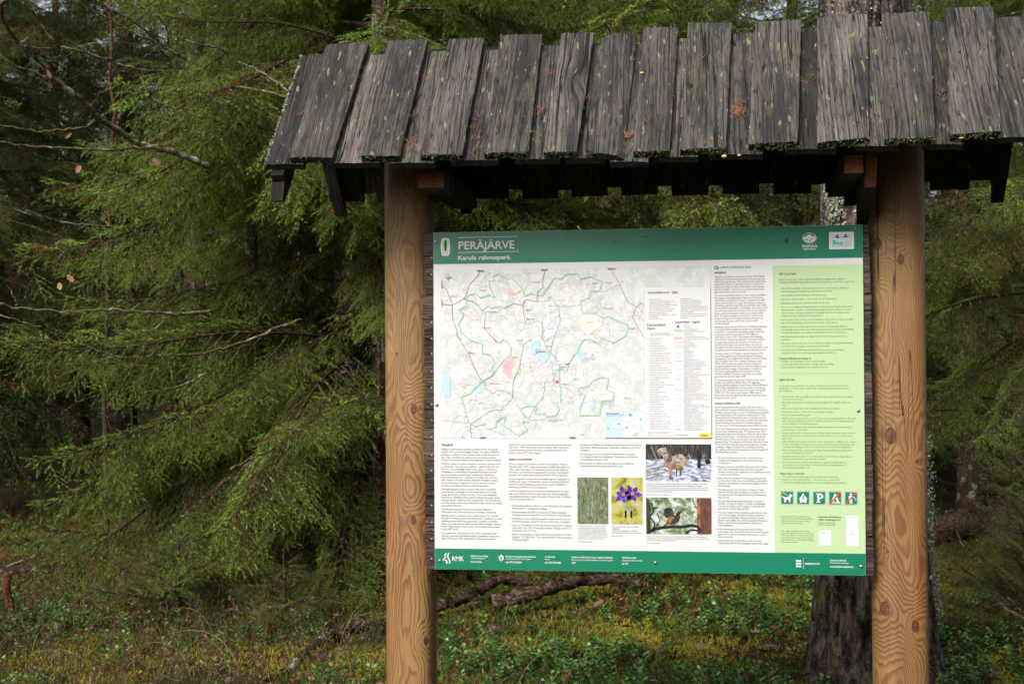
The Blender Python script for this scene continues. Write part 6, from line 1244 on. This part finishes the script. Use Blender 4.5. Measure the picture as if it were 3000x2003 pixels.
# lingonberry
def lean(x, y): # sparser on the left foreground where heather grows
    a = min(1, max(0.03, .36+2.8*pn(x, y, 1.5, 5)))
    for p, q_ in LOGS:      # the logs lie clear of leaves
        dx, dy = q_[0]-p[0], q_[1]-p[1]; t = max(0, min(1, ((x-p[0])*dx+(y-p[1])*dy)/(dx*dx+dy*dy+1e-9))); ex, ey = x-p[0]-t*dx, y-p[1]-t*dy
        if abs(ex) < .15 and -.7 < ey < .08: return .05
    return a*(0.35 if (x < -.9 and y < 2.9) else 1)
pl_ = scatter(3600, 1.3, 10, lean, 4); nl = 18
hgt = .05+.11*rng.random((len(pl_), 1)); lx = rng.normal(size=(len(pl_), 2))*.03
Pb = np.repeat(pl_, nl, 0); hh = np.repeat(hgt, nl, 0); f = np.tile(np.linspace(.25, 1, nl), len(pl_))[:, None]; lx2 = np.repeat(lx, nl, 0)
C = Pb+np.concatenate([lx2*f, hh*f], 1); a = np.tile(np.arange(nl)*2.4, len(pl_))+np.repeat(rng.random(len(pl_))*6, nl)
D = unit(np.stack([np.cos(a), np.sin(a), .25+.5*rng.random(len(a))], 1)); up = unit(np.array([0, 0, 1.])+rng.normal(size=D.shape)*.35); sd_ = unit(np.cross(D, up)); ll = (.019+.014*rng.random((len(C), 1)))*1.05; ww = ll*.33
base, tip, m1, m2 = C+D*.004, C+D*(.004+ll), C+D*(.004+ll*.55)+sd_*ww, C+D*(.004+ll*.55)-sd_*ww
T = np.concatenate([np.stack([base, m1, tip], 1), np.stack([base, tip, m2], 1)]); tl = np.clip(np.repeat(.45+.18*1.5*rng.normal(size=len(pl_)), nl)+.1*rng.normal(size=len(C)), 0, 1); 
stems = np.concatenate([pl_, pl_+np.concatenate([lx, hgt], 1), np.full((len(pl_), 1), .0014), np.full((len(pl_), 1), .001)], 1); Wd = ribbons(stems)
o = link('lingonberry', tri_mesh('lingonberry', np.concatenate([T, Wd]), [simple_mat('lingonberry_leaf', (0, (0.016, 0.055, 0.012, 1)), (.45, (0.050, 0.135, 0.026, 1)), (.9, (0.16, 0.29, 0.06, 1)), (1, (0.18, 0.07, 0.02, 1)), rough=.35, spec=.4), M['twig']], np.concatenate([tl, tl, np.zeros(len(Wd))]), np.concatenate([np.zeros(len(T)), np.ones(len(Wd))]))); tag(o, kind='stuff')
# heather with dry pinkish flowers on the left
hp = scatter(1500, 1.2, 3.4, lambda x, y: 1.0 if x < -.75 else (.10 if x > 0 else .4), 6); segs = []; ndl = []; fl = []
rh = random.Random(3)
for x, y, z in hp:
    p = Vector((x, y, z)); d = Vector((rh.gauss(0, .35), rh.gauss(0, .35), 1)).normalized(); h = rh.uniform(.12, .28); fl_on = rh.random() < .10
    for i in range(6):
        q2 = p+d*h/6; segs.append((*p, *q2, .0016, .0012)); ndl.append((*p, *d, h/6)); 
        if i > 1 and rh.random() < .7:
            d2 = (d+Vector((rh.gauss(0, .6), rh.gauss(0, .6), .1))).normalized(); ndl.append((*q2, *d2, rh.uniform(.03, .07)))
            if fl_on: fl += [tuple(q2+d2*rh.uniform(.01, .06)+Vector((rh.gauss(0, .004), rh.gauss(0, .004), 0))) for _ in range(4)]
        p = q2; d = (d+Vector((rh.gauss(0, .12), rh.gauss(0, .12), 0))).normalized()
ndl = np.array(ndl); T, tt = needles(ndl[:, :3], ndl[:, 3:6], ndl[:, 6], 14, .0065, .0022); Wd = ribbons(np.array(segs)); fl = np.array(fl)
FT = []
for i in range(3): e = rng.normal(size=fl.shape)*.0042; e2 = rng.normal(size=fl.shape)*.0042; FT.append(np.stack([fl-e, fl+e2, fl+e-e2*.5], 1))
FT = np.concatenate(FT)
o = link('heather', tri_mesh('heather', np.concatenate([T, Wd, FT]), [simple_mat('heather_green', (0, (0.045, 0.050, 0.012, 1)), (1, (0.13, 0.105, 0.025, 1))), M['twig'], simple_mat('heather_dry_flower', (0, (0.12, 0.06, 0.045, 1)), (1, (0.33, 0.20, 0.15, 1)))], np.concatenate([np.clip(tt+.4, 0, 1), np.zeros(len(Wd)), rng.random(len(FT))]), np.concatenate([np.zeros(len(T)), np.ones(len(Wd)), np.full(len(FT), 2)]))); tag(o, kind='stuff')
# grass: fine arching blades
segs = []
def blade(p, az_, L, lean_, w_, n=12):
    d = Vector((math.cos(az_)*lean_, math.sin(az_)*lean_, 1)).normalized(); p = Vector(p)
    for i in range(n):
        q2 = p+d*L/n; segs.append((*p, *q2, w_*(1-i/n)+.0003, w_*(1-(i+1)/n)+.0003)); p = q2; d = (d+Vector((math.cos(az_), math.sin(az_), -.5))*.11*(1+i*.15)).normalized()
for x, y, z in scatter(420, 1.3, 6, lambda x, y: .9 if x < -.3 else .35, 9): blade((x, y, z), rh.uniform(0, 6.28), rh.uniform(.12, .4), rh.uniform(.05, .5), rh.uniform(.0006, .0013), 8)
for px_, py_, L, az_, ln in ((700, 1990, .62, 3.0, .15), (560, 1995, .5, 2.8, .2), (280, 1990, .5, 3.3, .25), (630, 1880, .55, 2.7, .35), (1018, 1995, .33, 0, .02), (250, 1900, .42, 0, .02), (1620, 2000, .2, .4, .1)): blade(gp(px_, py_, 0), az_, L, ln, .0021, 16)
o = link('grass', tri_mesh('grass', ribbons(np.array(segs)), flat('straw_grass', (0.22, 0.19, 0.06, 1)))); tag(o, kind='stuff')
# litter: brown and grey fallen leaves, needles
T = []; rl = random.Random(12)
for x, y, z in scatter(1000, 1.3, 9, None, 14):
    d = Vector((rl.gauss(0, 1), rl.gauss(0, 1), rl.gauss(0, .25))).normalized(); T += leaf_tris(Vector((x, y, z+.015+.05*rl.random())), d, Vector((rl.gauss(0, .4), rl.gauss(0, .4), 1)).normalized(), rl.uniform(.04, .09), rl.uniform(.03, .06))
T = np.array([[tuple(v) for v in t] for t in T]); o = link('fallen_leaves', tri_mesh('fallen_leaves', T, simple_mat('dead_leaf', (0, (0.06, 0.035, 0.022, 1)), (.6, (0.13, 0.095, 0.085, 1)), (1, (0.20, 0.10, 0.06, 1))), np.repeat(rng.random(len(T)//28+1), 28)[:len(T)])); tag(o, kind='stuff')
lp = scatter(9000, 1.3, 9, lambda x, y: min(1, max(.1, .5-1.3*pn(x, y, .9, 3))), 15); d_ = unit(rng.normal(size=lp.shape)*[1, 1, .25]); o = link('needle_litter', tri_mesh('needle_litter', ribbons(np.concatenate([lp+[0, 0, .012], lp+[0, 0, .016]+d_*.05, np.full((len(lp), 1), .0011), np.full((len(lp), 1), .0008)], 1)), flat('orange_pine_needle', (0.26, 0.095, 0.03, 1)))); tag(o, kind='stuff')

# ================================================================== THINGS ON THE ROOF
def on_front(px, py, h): # point lifted h above the upper board surface (h=-0.026: the lower boards)
    return np.array(on_plane(px, py, P0+NRM*h, NRM))
segs = []; rn = random.Random(21)
for cx, cy, n, sp, h in ((1250, 235, 9, 22, -.022), (1195, 430, 26, 30, -.020), (1210, 410, 8, 14, -.02), (1045, 430, 9, 12, -.02), (1050, 360, 4, 16, -.02), (1211, 340, 6, 10, -.02), (1232, 370, 3, 8, -.02), (1395, 390, 10, 22, -.02), (1400, 440, 8, 18, -.02), (1395, 345, 4, 12, -.02), (1580, 325, 12, 16, -.02), (1430, 215, 4, 12, -.02), (1592, 395, 4, 8, -.02), (1610, 215, 4, 12, -.02),
        (1842, 400, 26, 9, -.02), (1838, 425, 6, 18, -.02), (1720, 290, 3, 10, .003), (2165, 330, 44, 19, -.018), (2170, 305, 10, 16, -.018), (2060, 170, 4, 10, .003), (2065, 425, 6, 14, .003), (1902, 360, 3, 8, .003), (2365, 236, 5, 14, -.02), (2755, 268, 8, 12, -.02), (2768, 297, 5, 10, -.02), (2578, 330, 4, 12, -.02), (2575, 365, 3, 12, -.02), (2570, 420, 3, 10, -.02), (875, 340, 3, 10, -.02), (842, 440, 3, 10, -.02)):
    for _ in range(n):
        a = on_front(cx+rn.gauss(0, sp*.45), cy+rn.gauss(0, sp*.55), h+.002+.004*rn.random()); t = rn.gauss(1.57, .7); L = rn.uniform(.018, .038); d = np.array([math.cos(t), 0, 0])+SL*math.sin(t)+NRM*rn.gauss(0, .06); m_ = a+d*L*.5+np.array([rn.gauss(0, .002), 0, 0]); e = a+d*L+NRM*rn.gauss(0, .004)
        segs.append((*a, *m_, .0007, .0007)); segs.append((*m_, *e, .0007, .0004))
o = link('fallen_pine_needles', tri_mesh('fallen_pine_needles', ribbons(np.array(segs)), flat('fallen_needle_orange', (0.25, 0.095, 0.04, 1), .7))); tag(o, kind='stuff')
# crusty lichen and moss on the board ends and edges
C, Sz, tt = [], [], []
def crust(p, s, t): C.append(p); Sz.append(s); tt.append(t)
for k, (bl, br, tl, tr) in enumerate(ups):
    for e0, e1, n, dens in ((bl, br, 70, 1), (tl, tr, 60, .8), (bl, tl, 40, .5), (br, tr, 40, .6)):
        for _ in range(int(n*dens*(1.5 if k in (1, 5, 9) and e0 == tl else 1))):
            s_ = rn.random(); u, v_ = e0[0]*(1-s_)+e1[0]*s_, e0[1]*(1-s_)+e1[1]*s_
            gate = noise.noise(Vector((u*14, v_*9, k)))
            if gate < -.05: continue
            crust((u+rn.gauss(0, .0015), v_+(rn.gauss(0, .002) if e0 in (bl, tl) and e1 in (br, tr) else 0), -abs(rn.gauss(0, .006))), rn.uniform(.0008, .0028), rn.random()*.9)
        for _ in range(60):
            if e0 == bl and e1 == br: s_ = rn.random(); crust((bl[0]*(1-s_)+br[0]*s_, bl[1]-.002, -.024*rn.random()), rn.uniform(.002, .004), rn.random()*.35)
for bx0, bx1 in low:
    v0 = -0.01
l0v = l0
for _ in range(420): # pale growth along the outer left board edge
    s_ = rn.random(); crust((l0[0][0]*(1-s_)+l0[2][0]*s_-.001, l0[0][1]*(1-s_)+l0[2][1]*s_, -.027-abs(rn.gauss(0, .006))), rn.uniform(.0015, .0045), .5+.5*rn.random())
C_ = np.array([P0*[0, 1, 1]+np.array([u, 0, 0])+SL*v_+NRM*h for u, v_, h in C]); Sz = np.array(Sz)[:, None]; tt = np.array(tt)
T = [np.stack([C_+rng.normal(size=C_.shape)*Sz, C_+rng.normal(size=C_.shape)*Sz, C_+rng.normal(size=C_.shape)*Sz], 1) for _ in range(3)]
o = link('roof_lichen', tri_mesh('roof_lichen', np.concatenate(T), simple_mat('crusty_lichen', (0, (0.03, 0.032, 0.012, 1)), (.35, (0.08, 0.09, 0.03, 1)), (.6, (0.15, 0.16, 0.10, 1)), (1, (0.38, 0.40, 0.32, 1)), rough=.9), np.tile(tt, 3))); tag(o, kind='stuff')
# tiny yellow fungi along the eaves
q = flat('yellow_fungus', (0.62, 0.42, 0.12, 1), .5)
for px_, py_, s, lab in ((1881, 214, 6, 'tiny yellow fungus on a roof board near the middle of the roof'), (2122, 458, 7, 'tiny yellow fungus under the roof edge, left one of a close pair'), (2166, 455, 5, 'tiny yellow fungus under the roof edge, right one of a close pair'), (2817, 404, 6, 'tiny yellow fungus under the roof edge above the right wooden post')):
    p = on_front(px_, py_, .002 if py_ < 300 else -.012); r = s/930.; V, Fc = [], []
    for j in range(7):
        for i in range(12):
            a_, b_ = 2*math.pi*i/12, math.pi*(j/6-.5); V.append((r*math.cos(b_)*math.cos(a_)*(1.15+.1*math.sin(3*a_)), r*.8*math.cos(b_)*math.sin(a_), r*.65*math.sin(b_)))
    for j in range(6):
        for i in range(12): Fc.append((j*12+i, j*12+(i+1) % 12, (j+1)*12+(i+1) % 12, (j+1)*12+i))
    o = mesh('fungus', V, Fc, q, smooth=True); o.location = tuple(p); tag(o, lab, 'fungus')
# rusty dead undergrowth of fine twigs on both sides under the spruces
segs = []; ru = random.Random(44)
for x, y, z in scatter(1500, 3.0, 8.5, lambda x, y: 1 if (x < -1.6 or x > 2.3) else .12, 33, 1.0):
    p = Vector((x, y, z)); d = Vector((ru.gauss(0, .5), ru.gauss(0, .5), 1)).normalized(); L = ru.uniform(.15, .65)
    for i in range(6):
        q2 = p+d*L/6; w_ = .0022*(1-i/7); segs.append((*p, *q2, w_, w_*.8))
        if i > 1:
            d2 = (d+Vector((ru.gauss(0, .7), ru.gauss(0, .7), ru.gauss(0, .3)))).normalized(); segs.append((*q2, *(q2+d2*L*.25), w_*.6, .0006))
        p = q2; d = (d+Vector((ru.gauss(0, .22), ru.gauss(0, .22), -.07))).normalized()
o = link('dead_undergrowth', tri_mesh('dead_undergrowth', ribbons(np.array(segs)), simple_mat('rusty_dead_twig', (0, (0.10, 0.045, 0.022, 1)), (1, (0.16, 0.085, 0.045, 1))))); tag(o, kind='stuff')
# unseen tree ring added behind the camera to block low light, gap for sun
rb_ = np.random.default_rng(3); T = []
for i in range(17):
    a = math.pi+(-1.5+3.0*i/16)
    if 3.25 < a < 4.0: continue
    a = a; R0 = rb_.uniform(12.5, 16); bx, by = .8+R0*math.sin(a), -3+R0*math.cos(a); H = rb_.uniform(12, 16); n = 3500
    z = H*(1-np.sqrt(rb_.random(n))*.97); rr = 2.6*(1-z/H)**.8*np.sqrt(rb_.random(n)); an = rb_.random(n)*6.283
    c = np.stack([bx+rr*np.cos(an), by+rr*np.sin(an), z+.5], 1); T.append(c[:, None]+rb_.normal(size=(n, 3, 3))*[.22, .22, .09])
o = link('unseen_shade_trees', tri_mesh('unseen_shade_trees', np.concatenate(T), M['spruce_far'], rb_.random(sum(len(t) for t in T))*.5)); tag(o, kind='stuff')
